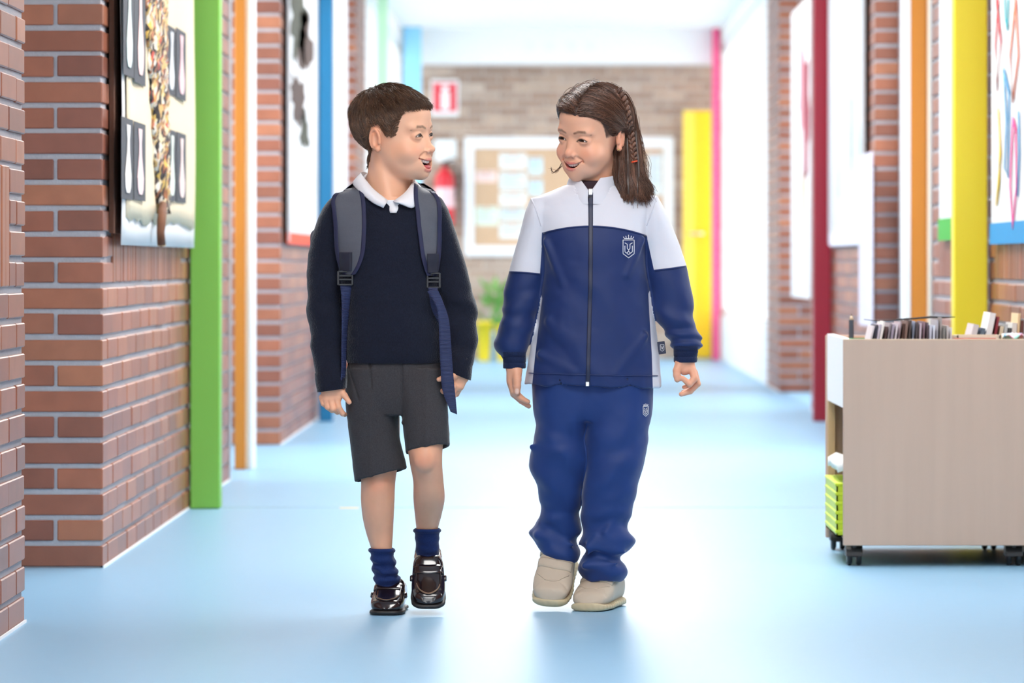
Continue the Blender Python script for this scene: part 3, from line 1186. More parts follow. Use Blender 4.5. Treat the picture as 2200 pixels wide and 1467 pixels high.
# --- body
b_head = Head((bx_(847), -4, bz_(294)), 66, 3, -1, open_=1.15)
b_head.wm = 29.0
B_ARM_L = Loft(rows_from([(440, 702, 742, 0, 24), (600, 690, 738, 6, 26), (720, 694, 736, -2, 23), (800, 698, 736, -32, 19), (828, 696, 740, -42, 17), (842, 692, 742, -44, 14)], bx_, bz_))
B_ARM_R = Loft(rows_from([(440, 915, 955, 0, 24), (600, 945, 992, 6, 26), (700, 962, 1006, 0, 23), (770, 974, 1010, -28, 18), (800, 974, 1008, -40, 15), (815, 972, 1006, -44, 14)], bx_, bz_))
B_TORSO = Loft(rows_from([(398, 790, 880, 6, 40), (425, 730, 930, 6, 44), (460, 720, 940, 4, 56), (600, 740, 930, 2, 62), (760, 752, 945, 2, 64), (850, 758, 948, 4, 60)], bx_, bz_))
# legs: right leg (image left) carries the weight, left leg swings forward with bent knee
B_LEG_L = Loft(rows_from([(860, 758, 858, 4, 58), (950, 766, 858, 0, 50), (1010, 774, 853, -8, 42), (1032, 776, 850, -10, 40), (1075, 776, 848, -10, 38), (1110, 779, 846, -2, 38), (1150, 788, 844, 4, 31), (1185, 799, 842, 4, 25), (1215, 803, 846, 12, 24), (1250, 808, 856, 22, 28)], bx_, bz_))
B_LEG_R = Loft(rows_from([(860, 862, 958, 0, 58), (930, 872, 956, -44, 52), (970, 879, 952, -62, 46), (1000, 884, 952, -62, 40), (1030, 889, 954, -48, 38), (1070, 889, 956, -24, 40), (1105, 891, 949, 4, 36), (1140, 894, 940, 26, 29), (1175, 896, 938, 44, 25), (1225, 895, 938, 58, 26)], bx_, bz_))


def boy_neck(p):
    nk = chain(p, [(bx_(838), 14, bz_(345)), (bx_(833), 16, bz_(400)), (bx_(832), 12, bz_(440))], [45, 47, 52], 6)
    st = cap(p, (bx_(812), -16, bz_(335)), (bx_(838), -30, bz_(428)), 11, 9)     # neck muscle under the turned head
    return smin(nk, st, 16)


def boy_head_fn(p):
    d = smin(b_head(p), boy_neck(p), 12)
    return d


def hand_from(p, d, palm, kp, fing, thumb, X, Z, dy=0.0, kt=4.0):
    d = smin(d, palm, kp)
    fs = None
    for pts, rr in fing:
        c = chain(p, [(X(a), b + dy, Z(c)) for a, b, c in pts], rr, 1.5)
        fs = c if fs is None else smin(fs, c, 0.8)
    d = smin(d, fs, 4.5)
    return smin(d, chain(p, [(X(a), b + dy, Z(c)) for a, b, c in thumb[0]], thumb[1], 2), kt)


def hand_boy_r(p):
    """image left: back of the hand to the camera, fingers curling in"""
    X, Z = bx_, bz_
    palm = rbox(p, (X(716), -46, Z(845)), (21, 11, 17), 9, np.array(Matrix.Rotation(math.radians(-6), 3, 'Y'), f32))
    fing = [([(726, -25, 856), (730, -30, 873), (738, -24, 886), (742, -14, 889)], [7.4, 6.6, 6.0, 5.4]),
            ([(714, -26, 858), (718, -31, 876), (727, -19, 883), (735, -6, 883)], [7.2, 6.5, 5.8, 5.2]),
            ([(703, -24, 857), (707, -28, 873), (715, -14, 880), (726, -3, 880)], [6.8, 6.1, 5.5, 5.0]),
            ([(693, -20, 852), (697, -22, 866), (704, -10, 873), (713, -1, 875)], [5.9, 5.3, 4.8, 4.4])]
    return hand_from(p, B_ARM_L(p), palm, 9, fing, ([(733, -22, 836), (743, -30, 848), (753, -32, 862)], [8, 6.6, 5.2]), X, Z, -24)


def hand_boy_l(p):
    """image right: hand behind the dangling strap, fingers towards the thigh"""
    X, Z = bx_, bz_
    palm = rbox(p, (X(986), -44, Z(816)), (17, 13, 20), 10, np.array(Matrix.Rotation(math.radians(24), 3, 'Y'), f32))
    fing = [([(975, -32, 828), (966, -40, 838), (955, -42, 839), (949, -38, 837)], [7.0, 6.3, 5.7, 5.0]),
            ([(979, -22, 834), (970, -28, 845), (959, -28, 845), (952, -24, 842)], [6.8, 6.2, 5.5, 4.9]),
            ([(983, -12, 837), (976, -14, 848), (965, -12, 848), (958, -10, 844)], [6.4, 5.8, 5.2, 4.6]),
            ([(987, -4, 836), (982, -2, 846), (973, 0, 847), (966, 0, 843)], [5.7, 5.2, 4.7, 4.2])]
    return hand_from(p, B_ARM_R(p), palm, 9, fing, ([(978, -34, 806), (961, -46, 807), (945, -52, 813)], [8, 6.6, 5.2]), X, Z, -26)


def boy_core(p):
    d = smin(B_TORSO(p), boy_neck(p), 14)
    d = smin(d, B_ARM_L(p), 14); d = smin(d, B_ARM_R(p), 14)
    d = smin(d, B_LEG_L(p), 10); d = smin(d, B_LEG_R(p), 10)
    return d


def boy_legs(p):
    d = np.minimum(B_LEG_L(p), B_LEG_R(p))
    # kneecaps
    d = smin(d, ell(p, (bx_(914), -100, bz_(985)), (20, 14, 22)), 12)
    d = smin(d, ell(p, (bx_(813), -38, bz_(1045)), (20, 12, 20)), 12)
    return d


parts, cols = [], []
BSKIN, BLIP, BHAIR = lin(240, 186, 152), lin(214, 120, 112), lin(98, 72, 54)
v, f = sdf_mesh(boy_head_fn, (bx_(740), -130, bz_(445)), (bx_(960), 120, bz_(170)), 1.6)
v, f = keep(v, f, v[:, 2] > bz_(425))
parts.append((v, f)); cols.append(b_head.colours(v, BSKIN, BLIP, BHAIR))


def limb_col(v, skin):
    c = np.tile(skin, (len(v), 1))
    n = vnoise(v, 16) * 0.5 + vnoise(v, 6) * 0.25
    return c * (1 + 0.06 * n[:, None])


for fn, lo, hi in ((hand_boy_r, (bx_(680), -85, bz_(905)), (bx_(765), 10, bz_(800))), (hand_boy_l, (bx_(930), -95, bz_(865)), (bx_(1020), 10, bz_(770)))):
    v, f = sdf_mesh(fn, lo, hi, 1.3)
    parts.append((v, f)); cols.append(limb_col(v, BSKIN * np.array([0.97, 0.9, 0.88])))
v, f = sdf_mesh(boy_legs, (bx_(745), -130, bz_(1260)), (bx_(975), 100, bz_(930)), 2.6)
v, f = keep(v, f, v[:, 2] < bz_(935))
cl = limb_col(v, BSKIN * np.array([0.86, 0.8, 0.78]))
kn = np.exp(-(((v[:, 0] - bx_(914)) / 22) ** 2 + ((v[:, 2] - bz_(985)) / 18) ** 2)) + np.exp(-(((v[:, 0] - bx_(813)) / 22) ** 2 + ((v[:, 2] - bz_(1040)) / 18) ** 2))
cl = lerp3(cl, cl * np.array([0.98, 0.76, 0.72]), 0.6 * kn * (v[:, 1] < 0))
parts.append((v, f)); cols.append(cl)
v, f = sdf_mesh(boy_core, (bx_(680), -100, bz_(960)), (bx_(1020), 110, bz_(410)), 6.0)
v, f = keep(v, f, (v[:, 2] < bz_(418)) & (v[:, 2] > bz_(945)))
parts.append((v, f)); cols.append(limb_col(v, BSKIN))
v, f = merge(parts)
boy_body = np_obj('body', v * BS, f, M_SKIN, boy, cols=np.concatenate(cols))
add_face_parts(b_head, boy_body, BS, (0.10, -1, 0.0), (50, 30, 20))

# --- short hair: cap plus thousands of short strands
def hair_cap_fn(h, grow, neck=None):
    def fn(p):
        q = h.to_local(p)
        d = smin(h.skull(q), ell(q, (0, -34, 44), (50, 47, 40)), 16)
        if neck is not None:
            d = smin(d, neck(p), 10)
        m = h.hair_mask(q)
        return smax((d - grow * np.clip(m / 14, 0, 1)) * h.sc, 2.0 - m, 2)
    return fn


hc = hair_cap_fn(b_head, 3.0, boy_neck)
c0 = b_head.c
v, f = sdf_mesh(hc, c0 - V3(110, 115, 90), c0 + V3(110, 115, 125), 2.6)
rs = np.random.RandomState(5)
n = len(v)
NS = 15000
vi = rs.randint(0, n, NS)
root = v[vi] + rs.uniform(-1.3, 1.3, (NS, 3)).astype(f32)
q = b_head.to_local(root)
nrm = sdf_grad(hc, root) @ b_head.R
crown = V3(6, 52, 96)
fl = q - crown
fl[:, 2] -= 12
fl = fl - nrm * (fl * nrm).sum(1)[:, None]
fl /= np.linalg.norm(fl, axis=1, keepdims=True) + 1e-6
top = sstep(40, 85, q[:, 2])
front = sstep(-40, -75, q[:, 1])
ln = (13 + 15 * top) * rs.uniform(0.7, 1.2, NS) * (1 - 0.35 * front)
side = np.cross(nrm, fl)
jit = rs.normal(0, 0.16, NS)[:, None]
K = 5
paths = np.zeros((NS, K, 3), f32)
for k in range(K):
    t = k / (K - 1)
    lift = (0.14 + 0.16 * top) * (1 - 0.8 * t) * (1 - 0.7 * front)
    paths[:, k] = q + (fl + side * jit * t) * (ln * t)[:, None] + nrm * (ln * t * lift + 0.5)[:, None]
# keep tips off the skin
dd = b_head.skull(paths.reshape(-1, 3)).reshape(NS, K)
paths += np.repeat(nrm[:, None, :], K, 1) * np.clip(3.0 - dd, 0, 6)[:, :, None]
ok = (b_head.hair_mask(paths[:, -1]) > -7) | (q[:, 2] < -20)
paths, ln, top2 = paths[ok], ln[ok], top[ok]
rad = np.linspace(0.85, 0.22, K)[None] * np.ones((len(paths), 1))
tv, tf = tubes_np(b_head.to_world(paths.reshape(-1, 3)).reshape(paths.shape), rad)
hv, hf = merge([(v, f), (tv, tf)])
clump = 0.5 + 0.5 * vnoise(paths[:, 0].astype(f32), (5, 5, 9))
sh = np.repeat((0.45 + 1.1 * clump) * rs.uniform(0.6, 1.6, len(paths)) * (1.25 - 0.35 * top2), K * 3)
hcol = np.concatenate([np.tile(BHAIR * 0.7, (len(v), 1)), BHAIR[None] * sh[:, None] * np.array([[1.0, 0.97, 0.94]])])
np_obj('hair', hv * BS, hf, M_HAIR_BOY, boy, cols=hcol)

# --- sweater
SW_T = Loft(rows_from([(392, 786, 884, 12, 44), (408, 756, 908, 10, 50), (424, 722, 938, 8, 54), (445, 706, 950, 6, 60), (480, 706, 952, 4, 70), (540, 718, 948, 0, 78), (620, 732, 946, 0, 82), (690, 738, 952, 0, 84), (735, 739, 957, 0, 84), (765, 746, 954, 0, 80), (777, 748, 952, 0, 78)], bx_, bz_), 2.3)
SW_L = Loft(rows_from([(424, 712, 752, 8, 34), (450, 692, 752, 8, 44), (490, 676, 748, 8, 44), (540, 663, 744, 10, 42), (600, 658, 742, 8, 42), (650, 659, 742, 4, 42), (700, 663, 743, 0, 40), (760, 672, 745, -14, 36), (800, 679, 745, -30, 32), (834, 685, 745, -40, 29)], bx_, bz_), 2.2)
SW_R = Loft(rows_from([(424, 908, 945, 8, 34), (450, 908, 962, 8, 44), (490, 914, 976, 8, 44), (540, 920, 992, 10, 42), (600, 928, 1010, 8, 42), (650, 936, 1021, 4, 42), (700, 944, 1026, 0, 40), (740, 950, 1024, -6, 37), (770, 956, 1020, -26, 34), (800, 960, 1012, -36, 30), (812, 962, 1011, -40, 28)], bx_, bz_), 2.2)


def sweater_fn(p, inner=True):
    x, y, z = p[:, 0], p[:, 1], p[:, 2]
    w = 1.6 * vnoise(p, (26, 40, 14)) + 0.9 * vnoise(p + 50, (11, 30, 9))
    # sleeve creases
    cl = SW_L(p, ends=(False, True)); cr = SW_R(p, ends=(False, True))
    cut_l = (bz_(834) - 0.12 * (x - bx_(700))) * 0 + (bz_(838) + 0.14 * (x - bx_(685)))
    cut_r = bz_(790) - 0.42 * (x - bx_(962))
    cre = 4.2 * np.sin((z + 0.55 * x) / 13.0 + 1.5 * vnoise(p, 40)) * sstep(bz_(560), bz_(640), z) * (1 - sstep(bz_(800), bz_(745), -(-z)) * 0)
    cre = cre * sstep(bz_(775), bz_(740), z)
    cl = smax(cl + cre * 0.6, cut_l - z, 3); cr = smax(cr - cre * 0.7, cut_r - z, 3)
    t = SW_T(p)
    # belly overhang above the rib
    kk = 4 + 14 * sstep(bz_(520), bz_(460), z)
    d = smin(t + w * 0.6, smin(cl + w * 0.4, cr + w * 0.4, 1), kk)
    rib = sstep(bz_(726), bz_(732), z) * (np.abs(x) < 105) * 1.4
    d = d + rib * (z > bz_(790)) * (np.abs(x - bx_(850)) < 104) * (-1) * 0
    if inner:
        ti = smax(SW_T(p, grow=-5, ext=12), z - bz_(752), 2)
        li = smax(SW_L(p, grow=-4.0, ext=14), z - bz_(800), 2)
        ri = smax(SW_R(p, grow=-4.0, ext=14), z - bz_(770), 2)
        d = smax(d, -np.minimum(np.minimum(li, ri), ti), 1.5)
        # neck hole with V front
        vz = bz_(452) + np.abs(x - bx_(846)) * 1.12
        nk = ell(p, (bx_(838), 2, bz_(398)), (66, 64, 44))
        vee = np.maximum(np.maximum(vz - z, y - 10), np.abs(x - bx_(840)) - 52)
        d = smax(d, -nk, 2)
        d = smax(d, -np.maximum(vee, SW_T(p, grow=9) * 0 + (-(SW_T(p) + 16))), 1.5)
    return d


v, f = sdf_mesh(sweater_fn, (bx_(645), -110, bz_(850)), (bx_(1040), 110, bz_(385)), 3.0)
sweater = np_obj('sweater', v * BS, f, M_SWEATER, boy)
sw_out = lambda p: sweater_fn(p, False)
# ribbed V neckband, ribbed hem and cuffs as raised bands
for rows in ([(bx_(818), bx_(827), bz_(432)), (bx_(830), bx_(839), bz_(444)), (bx_(841), bx_(850), bz_(458))],
             [(bx_(868), bx_(877), bz_(430)), (bx_(856), bx_(865), bz_(443)), (bx_(843), bx_(852), bz_(459))]):
    sv, sf = strip_on(sw_out, rows, 1.5, 5, 5)
    np_obj('neckband', sv * BS, sf, M_SWEATER, sweater)


def band(fn_loft, z0, z1, grow, n=64, m=8, ribs=0, tilt=0.0, x0=0.0):
    """closed ring of fabric around a loft between two heights"""
    T = np.linspace(z0, z1, m); A = np.linspace(0, 2 * np.pi, n, endpoint=False)
    out = []
    for k, z in enumerate(T):
        g = grow * math.sin(math.pi * (k + 0.35) / (m - 0.3)) ** 0.5
        for i, a in enumerate(A):
            ca, sa = math.cos(a), math.sin(a)
            e = 2.0 / fn_loft.pw
            zz = z
            for _ in range(2):
                cx, cy, ax, ay = [float(c(np.array([zz]))[0]) for c in fn_loft.c]
                x = cx + (ax + g) * abs(ca) ** e * (1 if ca > 0 else -1)
                zz = z + tilt * (x - x0)
            rr = ribs * (0.5 if i % 2 else -0.5)
            y = cy + (ay + g + rr) * abs(sa) ** e * (1 if sa > 0 else -1)
            out.append((x + rr * ca, y, zz))
    v = np.array(out, f32)
    f = [(k * n + i, k * n + (i + 1) % n, (k + 1) * n + (i + 1) % n, (k + 1) * n + i) for k in range(m - 1) for i in range(n)]
    return v, np.array(f)


v, f = band(SW_T, bz_(779), bz_(736), 3.2, 120, 8, 0.8)
np_obj('hem_rib', v * BS, f, M_SWEATER, sweater)
v, f = band(SW_L, bz_(841), bz_(800), 2.4, 64, 7, 0.7, 0.14, bx_(685))
np_obj('cuff', v * BS, f, M_SWEATER, sweater)
v, f = band(SW_R, bz_(795), bz_(764), 2.4, 64, 7, 0.7, -0.42, bx_(962))
np_obj('cuff', v * BS, f, M_SWEATER, sweater)

# --- white polo collar: two folded leaves around the neck
def leaf(pts_top, pts_bot, n=18, fn=None):
    """collar leaf between a top edge and a lower edge given in px with depth"""
    a = np.array(pts_top, float); b = np.array(pts_bot, float)
    t = np.linspace(0, 1, len(a)); T = np.linspace(0, 1, n)
    A = np.stack([Curve1(t, a[:, i])(T) for i in range(3)], 1); Bt = np.stack([Curve1(t, b[:, i])(T) for i in range(3)], 1)
    U = np.linspace(0, 1, 8)
    g = A[:, None] + (Bt - A)[:, None] * U[None, :, None]
    g[:, :, 1] -= (9 * np.sin(np.pi * U))[None]
    g = np.stack([g[..., 0] - BX0, g[..., 1], BZ0 - g[..., 2]], -1)
    back = g.copy(); back[..., 1] += 4; back[..., 2] -= 1
    return grid_solid(g, back)


collar = []
# image-left leaf: from behind the neck round to the throat
collar.append(leaf([(792, 52, 372), (779, 28, 368), (776, 2, 372), (786, -22, 385), (806, -40, 408), (836, -50, 431)],
                   [(776, 60, 392), (760, 36, 390), (757, 0, 393), (770, -36, 408), (800, -58, 434), (826, -66, 447)]))
collar.append(leaf([(884, 52, 384), (892, 28, 386), (890, 2, 388), (884, -22, 396), (870, -40, 415), (846, -50, 433)],
                   [(902, 60, 402), (906, 36, 404), (903, 0, 408), (897, -36, 424), (889, -58, 447), (858, -64, 437)]))
cv, cf = merge(collar)


def stand_fn(p):
    x, y, z = p[:, 0], p[:, 1], p[:, 2]
    d = np.abs(boy_neck(p) - 7.0) - 2.5
    top = bz_(372) - 58 * sstep(45, -42, y) - 0.10 * (x - bx_(838)) * 0
    return smax(smax(d, z - top, 2), bz_(450) - z, 2)


sv_, sf_ = sdf_mesh(stand_fn, (bx_(765), -80, bz_(460)), (bx_(915), 90, bz_(362)), 2.4)
np_obj('collar_stand', sv_ * BS, sf_, M_POLO, boy)
np_obj('shirt_collar', cv * BS, cf, M_POLO, boy)
pk = [(-bx_(0) * 0 + bx_(838), bz_(434)), (bx_(856), bz_(434)), (bx_(850), bz_(455)), (bx_(844), bz_(456))]
g = np.array([[(bx_(828) + (bx_(866) - bx_(828)) * u, -46 - 14 * t - 4 * math.sin(math.pi * u), bz_(432 + 26 * t)) for u in np.linspace(0, 1, 7)] for t in np.linspace(0, 1, 7)])
g[:, :, 0] = bx_(847) + (g[:, :, 0] - bx_(847)) * np.linspace(1, 0.35, 7)[:, None]
bk = g.copy(); bk[..., 1] += 4
pv, pf = grid_solid(g, bk)
np_obj('shirt_placket', pv * BS, pf, M_POLO, boy)

# --- shorts
SH_T = Loft(rows_from([(738, 750, 952, 0, 72), (770, 748, 954, 0, 74), (800, 746, 956, 0, 76), (850, 744, 960, 0, 76), (890, 748, 962, 0, 68)], bx_, bz_), 2.3)
SH_L = Loft(rows_from([(790, 746, 856, 0, 72), (850, 743, 860, -2, 70), (890, 745, 857, -4, 66), (940, 751, 859, -8, 62), (990, 757, 872, -12, 60), (1034, 762, 880, -14, 58)], bx_, bz_), 2.3)
SH_R = Loft(rows_from([(790, 850, 956, -4, 72), (850, 852, 961, -22, 70), (890, 864, 964, -38, 64), (930, 869, 967, -48, 60), (975, 873, 969, -50, 58), (1000, 874, 970, -50, 58)], bx_, bz_), 2.3)


def shorts_fn(p, inner=True):
    x, y, z = p[:, 0], p[:, 1], p[:, 2]
    w = 1.3 * vnoise(p, (30, 30, 40)) + 0.7 * vnoise(p + 9, 12)
    cl = bz_(1031) + 0.27 * (x - bx_(762)) - 0.10 * (y + 60)
    cr = bz_(963) + 0.17 * (x - bx_(872)) - 0.16 * (y + 100)
    l = smax(SH_L(p, ends=(False, True)), cl - z, 3.5); r = smax(SH_R(p, ends=(False, True)), cr - z, 3.5)
    # creases pressed in the fronts, fold across the lifted thigh
    l = l - 1.6 * np.exp(-((x - bx_(800)) / 5) ** 2) * (y < -10)
    r = r - 1.8 * np.exp(-((x - bx_(918)) / 6) ** 2) * (y < -10)
    d = smin(l, r, 1.5)
    d = smin(d, SH_T(p), 5)
    for a, b, ra, amp in (((950, -60, 835), (868, -70, 905), 7, 6), ((955, -58, 862), (885, -80, 930), 6, 5), ((950, -60, 815), (880, -68, 858), 5, 4)):
        c = cap(p, (bx_(a[0]), a[1], bz_(a[2])), (bx_(b[0]), b[1], bz_(b[2])), ra, ra * 0.5)
        d = smin(d, c + ra * 0.2, 10)
    # pleat on the image left and the fly line
    d = d + 5.0 * np.exp(-((x - bx_(798) - 0.06 * (bz_(790) - z)) / 3.0) ** 2) * (y < 0) * sstep(bz_(850), bz_(820), z)
    d = d + 3.5 * np.exp(-((x - bx_(866)) / 2.2) ** 2) * (y < 0) * sstep(bz_(870), bz_(845), z)
    # slanted pocket
    ps = (x - bx_(752)) - 0.32 * (bz_(790) - z)
    d = d + 3.0 * np.exp(-(ps / 2.4) ** 2) * (y < 0) * sstep(bz_(862), bz_(850), z) * sstep(-8, 0, x - bx_(748))
    d = d + w * 0.8
    if inner:
        li = smax(SH_L(p, grow=-6.5, ext=40), z - bz_(930), 2); ri = smax(SH_R(p, grow=-6.5, ext=40), z - bz_(905), 2)
        d = smax(d, -np.minimum(li, ri), 3)
    return d


v, f = sdf_mesh(shorts_fn, (bx_(735), -130, bz_(1045)), (bx_(985), 100, bz_(735)), 2.4)
shorts = np_obj('shorts', v * BS, f, M_SHORTS, boy)

# --- socks
def sock(loft, z0, z1, wr, name='sock'):
    def fn(p):
        z = p[:, 2]
        d = loft(p, grow=4.5, ext=30)
        rr = wr * np.sin(z / 3.4 + 2.2 * vnoise(p, 22)) * sstep(z1 - 6, z1 - 18, z)
        d = d - rr
        return smax(smax(d, z - z1, 2), z0 - z, 2)
    return fn


for loft, za, zb, wr, lo, hi in ((B_LEG_L, bz_(1270), bz_(1179), 2.3, (785, 1285), (875, 1165)), (B_LEG_R, bz_(1238), bz_(1138), 0.7, (880, 1255), (960, 1125))):
    fn = sock(loft, za, zb, wr)
    v, f = sdf_mesh(fn, (bx_(lo[0]), -60, bz_(lo[1])), (bx_(hi[0]), 95, bz_(hi[1])), 2.2)
    sk = np_obj('sock', v * BS, f, M_SOCK, boy)
    v, f = band(loft, zb - 9, zb + 1.5, 7.0, 72, 6, 1.4)
    np_obj('sock_cuff', v * BS, f, M_SOCK, sk)


# --- shoes
class YLoft:
    """stack of superellipses along y (shoe length): rows (y, cx, zbot, ztop, half width)"""
    def __init__(self, rows, pw=2.6):
        r = np.array(rows, float)
        self.y0, self.y1 = r[:, 0].min(), r[:, 0].max()
        self.c = [Curve1(r[:, 0], r[:, i]) for i in range(1, 5)]
        self.pw = pw

    def __call__(self, p, grow=0.0, k=10.0):
        y = p[:, 1]
        cx, zb, zt, w = [c(y) for c in self.c]
        w = np.maximum(w + grow, 1); h = np.maximum((zt - zb) / 2 + grow, 1)
        X = np.abs(p[:, 0] - cx) / w; Z = np.abs(p[:, 2] - (zb + zt) / 2) / h
        k0 = (X ** self.pw + Z ** self.pw) ** (1 / self.pw) + 1e-6
        k1 = np.sqrt((X / w) ** 2 + (Z / h) ** 2) / k0 + 1e-9
        d = (k0 - 1) / k1
        d = smax(d, self.y0 - grow - y, k)
        return smax(d, y - self.y1 - grow, k)


def xform(v, yaw, pitch, roll, t):
    R = np.array(Matrix.Rotation(math.radians(yaw), 3, 'Z') @ Matrix.Rotation(math.radians(pitch), 3, 'X') @ Matrix.Rotation(math.radians(roll), 3, 'Y'), float)
    return (np.asarray(v, float) @ R.T + np.array(t)).astype(f32)


# canonical loafer: toe at y = -100, heel at y = +85, sole bottom z = 0
LF_UP = YLoft([(-102, 0, 6, 21, 18), (-92, 0, 6, 29, 28), (-75, 0, 6, 35, 34), (-50, 0, 6, 44, 36), (-25, 0, 6, 58, 35), (0, 0, 8, 74, 33), (30, 0, 8, 66, 31), (60, 0, 8, 62, 30), (80, 0, 8, 60, 25), (86, 0, 8, 54, 18)], 3.0)
LF_SOLE = YLoft([(-105, 0, 0, 10, 20), (-95, 0, 0, 10, 31), (-70, 0, 0, 10, 37), (-40, 0, 0, 10, 37), (0, 0, 0, 10, 32), (40, 0, 0, 10, 32), (75, 0, 0, 10, 30), (90, 0, 0, 10, 20)], 4.0)


def loafer_up(p):
    d = LF_UP(p, k=14)
    # apron ridge
    return smax(d, -ell(p, (0, 52, 78), (26, 52, 44)), 3)


def apron_pts():
    pts = []
    for a in np.linspace(0, math.pi, 41):
        x = 26 * math.cos(a); y = -52 - 39 * math.sin(a)
        pts.append((x, y))
    pts = [(26, -26), (26, -34)] + pts + [(-26, -34), (-26, -26)]
    return np.array(pts)


def top_of(fn, x, y, off=0.0):
    z = np.full(len(x), 110.0, f32)
    for _ in range(50):
        d = fn(np.stack([x, y, z], 1).astype(f32)) - off
        z = z - np.clip(d * 0.7, -3, 10)
    return z


def loafer(parent, yaw, pitch, roll, t):
    v, f = sdf_mesh(loafer_up, (-45, -115, 0), (45, 100, 90), 2.2)
    sh = np_obj('loafer', xform(v, yaw, pitch, roll, t) * BS, f, M_LOAFER, parent)
    sh['label'] = 'polished dark brown penny loafer'
    v, f = sdf_mesh(lambda p: LF_SOLE(p, k=6), (-45, -115, -4), (45, 100, 14), 2.4)
    heel, hf = sdf_mesh(lambda p: rbox(p, (0, 62, -2), (28, 26, 6), 3), (-40, 20, -12), (40, 100, 10), 2.6)
    np_obj('sole', xform(v, yaw, pitch, roll, t) * BS, f, M_SOLE_DK, sh)
    a = apron_pts()
    z = top_of(loafer_up, a[:, 0].astype(f32), a[:, 1].astype(f32), 1.0)
    tv, tf = tube_geo([(a[i, 0], a[i, 1], z[i]) for i in range(len(a))], 1.7, 7)
    mesh_obj('apron_seam', [Vector(q) for q in xform(np.array(tv), yaw, pitch, roll, t) * BS], tf, M_LOAFER, sh, True)
    # stitches along the seam
    bm = bmesh.new()
    for i in range(6, len(a) - 6):
        for o_ in (0.25, 0.75):
            x = a[i, 0] * (1 - o_) + a[i + 1, 0] * o_; y = a[i, 1] * (1 - o_) + a[i + 1, 1] * o_; zz = z[i] * (1 - o_) + z[i + 1] * o_ + 1.6
            box_bm(bm, (x - 0.7, y - 2.2, zz - 0.8), (x + 0.7, y + 2.2, zz + 0.8))
    for vv in bm.verts:
        vv.co = Vector(xform(np.array([vv.co]), yaw, pitch, roll, t)[0] * BS)
    bm_obj('stitching', bm, M_STITCH, sh)
    # penny strap across the instep with side beef-rolls
    xs = np.linspace(-33, 33, 19); ys = np.linspace(-38, -20, 5)
    fr = np.zeros((len(xs), len(ys), 3), f32)
    for j, y in enumerate(ys):
        yy = y + 0.004 * xs * xs
        fr[:, j] = np.stack([xs, yy, top_of(loafer_up, xs.astype(f32), yy.astype(f32), 2.4)], 1)
    bk = fr.copy(); bk[..., 2] -= 3
    sv, sf = grid_solid(fr[:, ::-1], bk[:, ::-1])
    np_obj('strap', xform(sv, yaw, pitch, roll, t) * BS, sf, M_LOAFER, sh)
    for sx in (-1, 1):
        tv, tf = tube_geo([(sx * 35.5, -30 + k * 2, 40 - abs(k) * 1.5) for k in range(-4, 5)], 4, 8)
        mesh_obj('strap_end', [Vector(q) for q in xform(np.array(tv), yaw, pitch, roll, t) * BS], tf, M_LOAFER, sh, True)
    return sh


loafer(boy, -4, 0, 0, (bx_(838), 24, 0.5))
loafer(boy, 2, 24, 0, (bx_(919), 28, 54))

# ------------------------------------------------------------------ backpack worn by the boy
M_PACK = mat('grey_polyester', srgb(84, 88, 98), 0.7, 0.06, 200, 0.2, 900)
M_EDGE = mat('navy_binding_tape', srgb(31, 35, 68), 0.7, bump=0.2, bscale=900)
M_WEB = mat('navy_webbing', srgb(44, 54, 94), 0.65)
_nt = M_WEB.node_tree
_w = _nt.nodes.new('ShaderNodeTexWave'); _w.bands_direction = 'Z'; _w.inputs['Scale'].default_value = 110
_tc = _nt.nodes.new('ShaderNodeTexCoord'); _nt.links.new(_tc.outputs['Object'], _w.inputs['Vector'])
_bp = _nt.nodes.new('ShaderNodeBump'); _bp.inputs['Strength'].default_value = 0.7; _bp.inputs['Distance'].default_value = 0.002
_nt.links.new(_w.outputs['Fac'], _bp.inputs['Height']); _nt.links.new(_bp.outputs[0], _nt.nodes['Principled BSDF'].inputs['Normal'])
M_BUCKLE = mat('black_plastic_buckle', srgb(24, 26, 34), 0.35)

pack = empty('backpack', ((BX0 - VX) * BS, BY, 0), 'grey backpack with navy edged straps worn by the boy', 'backpack')


def pack_fn(p):
    d = rbox(p, (bx_(835), 158, bz_(580)), (112, 62, 145), 42)
    d = smin(d, rbox(p, (bx_(838), 222, bz_(610)), (100, 26, 92), 24), 14)
    return d + 1.2 * vnoise(p, 30)


v, f = sdf_mesh(pack_fn, (bx_(690), 80, bz_(730)), (bx_(990), 265, bz_(395)), 5.0)
np_obj('bag', v * BS, f, M_PACK, pack)
v, f = sdf_mesh(lambda p: smin(rbox(p, (bx_(694), 120, bz_(560)), (34, 24, 70), 18), rbox(p, (bx_(720), 140, bz_(560)), (30, 30, 80), 20), 8), (bx_(650), 80, bz_(650)), (bx_(770), 190, bz_(470)), 4.0)
np_obj('side_pocket', v * BS, f, M_PACK, pack)
strapL = [(756, 766, 386), (735, 776, 402), (716, 784, 426), (718, 787, 455), (721, 788, 485), (722, 787, 515), (724, 785, 540), (728, 780, 560), (734, 772, 578), (740, 764, 590)]
strapR = [(893, 903, 390), (892, 925, 405), (893, 944, 428), (897, 948, 455), (900, 948, 485), (904, 948, 515), (907, 947, 540), (911, 945, 560), (916, 942, 578), (921, 939, 592)]
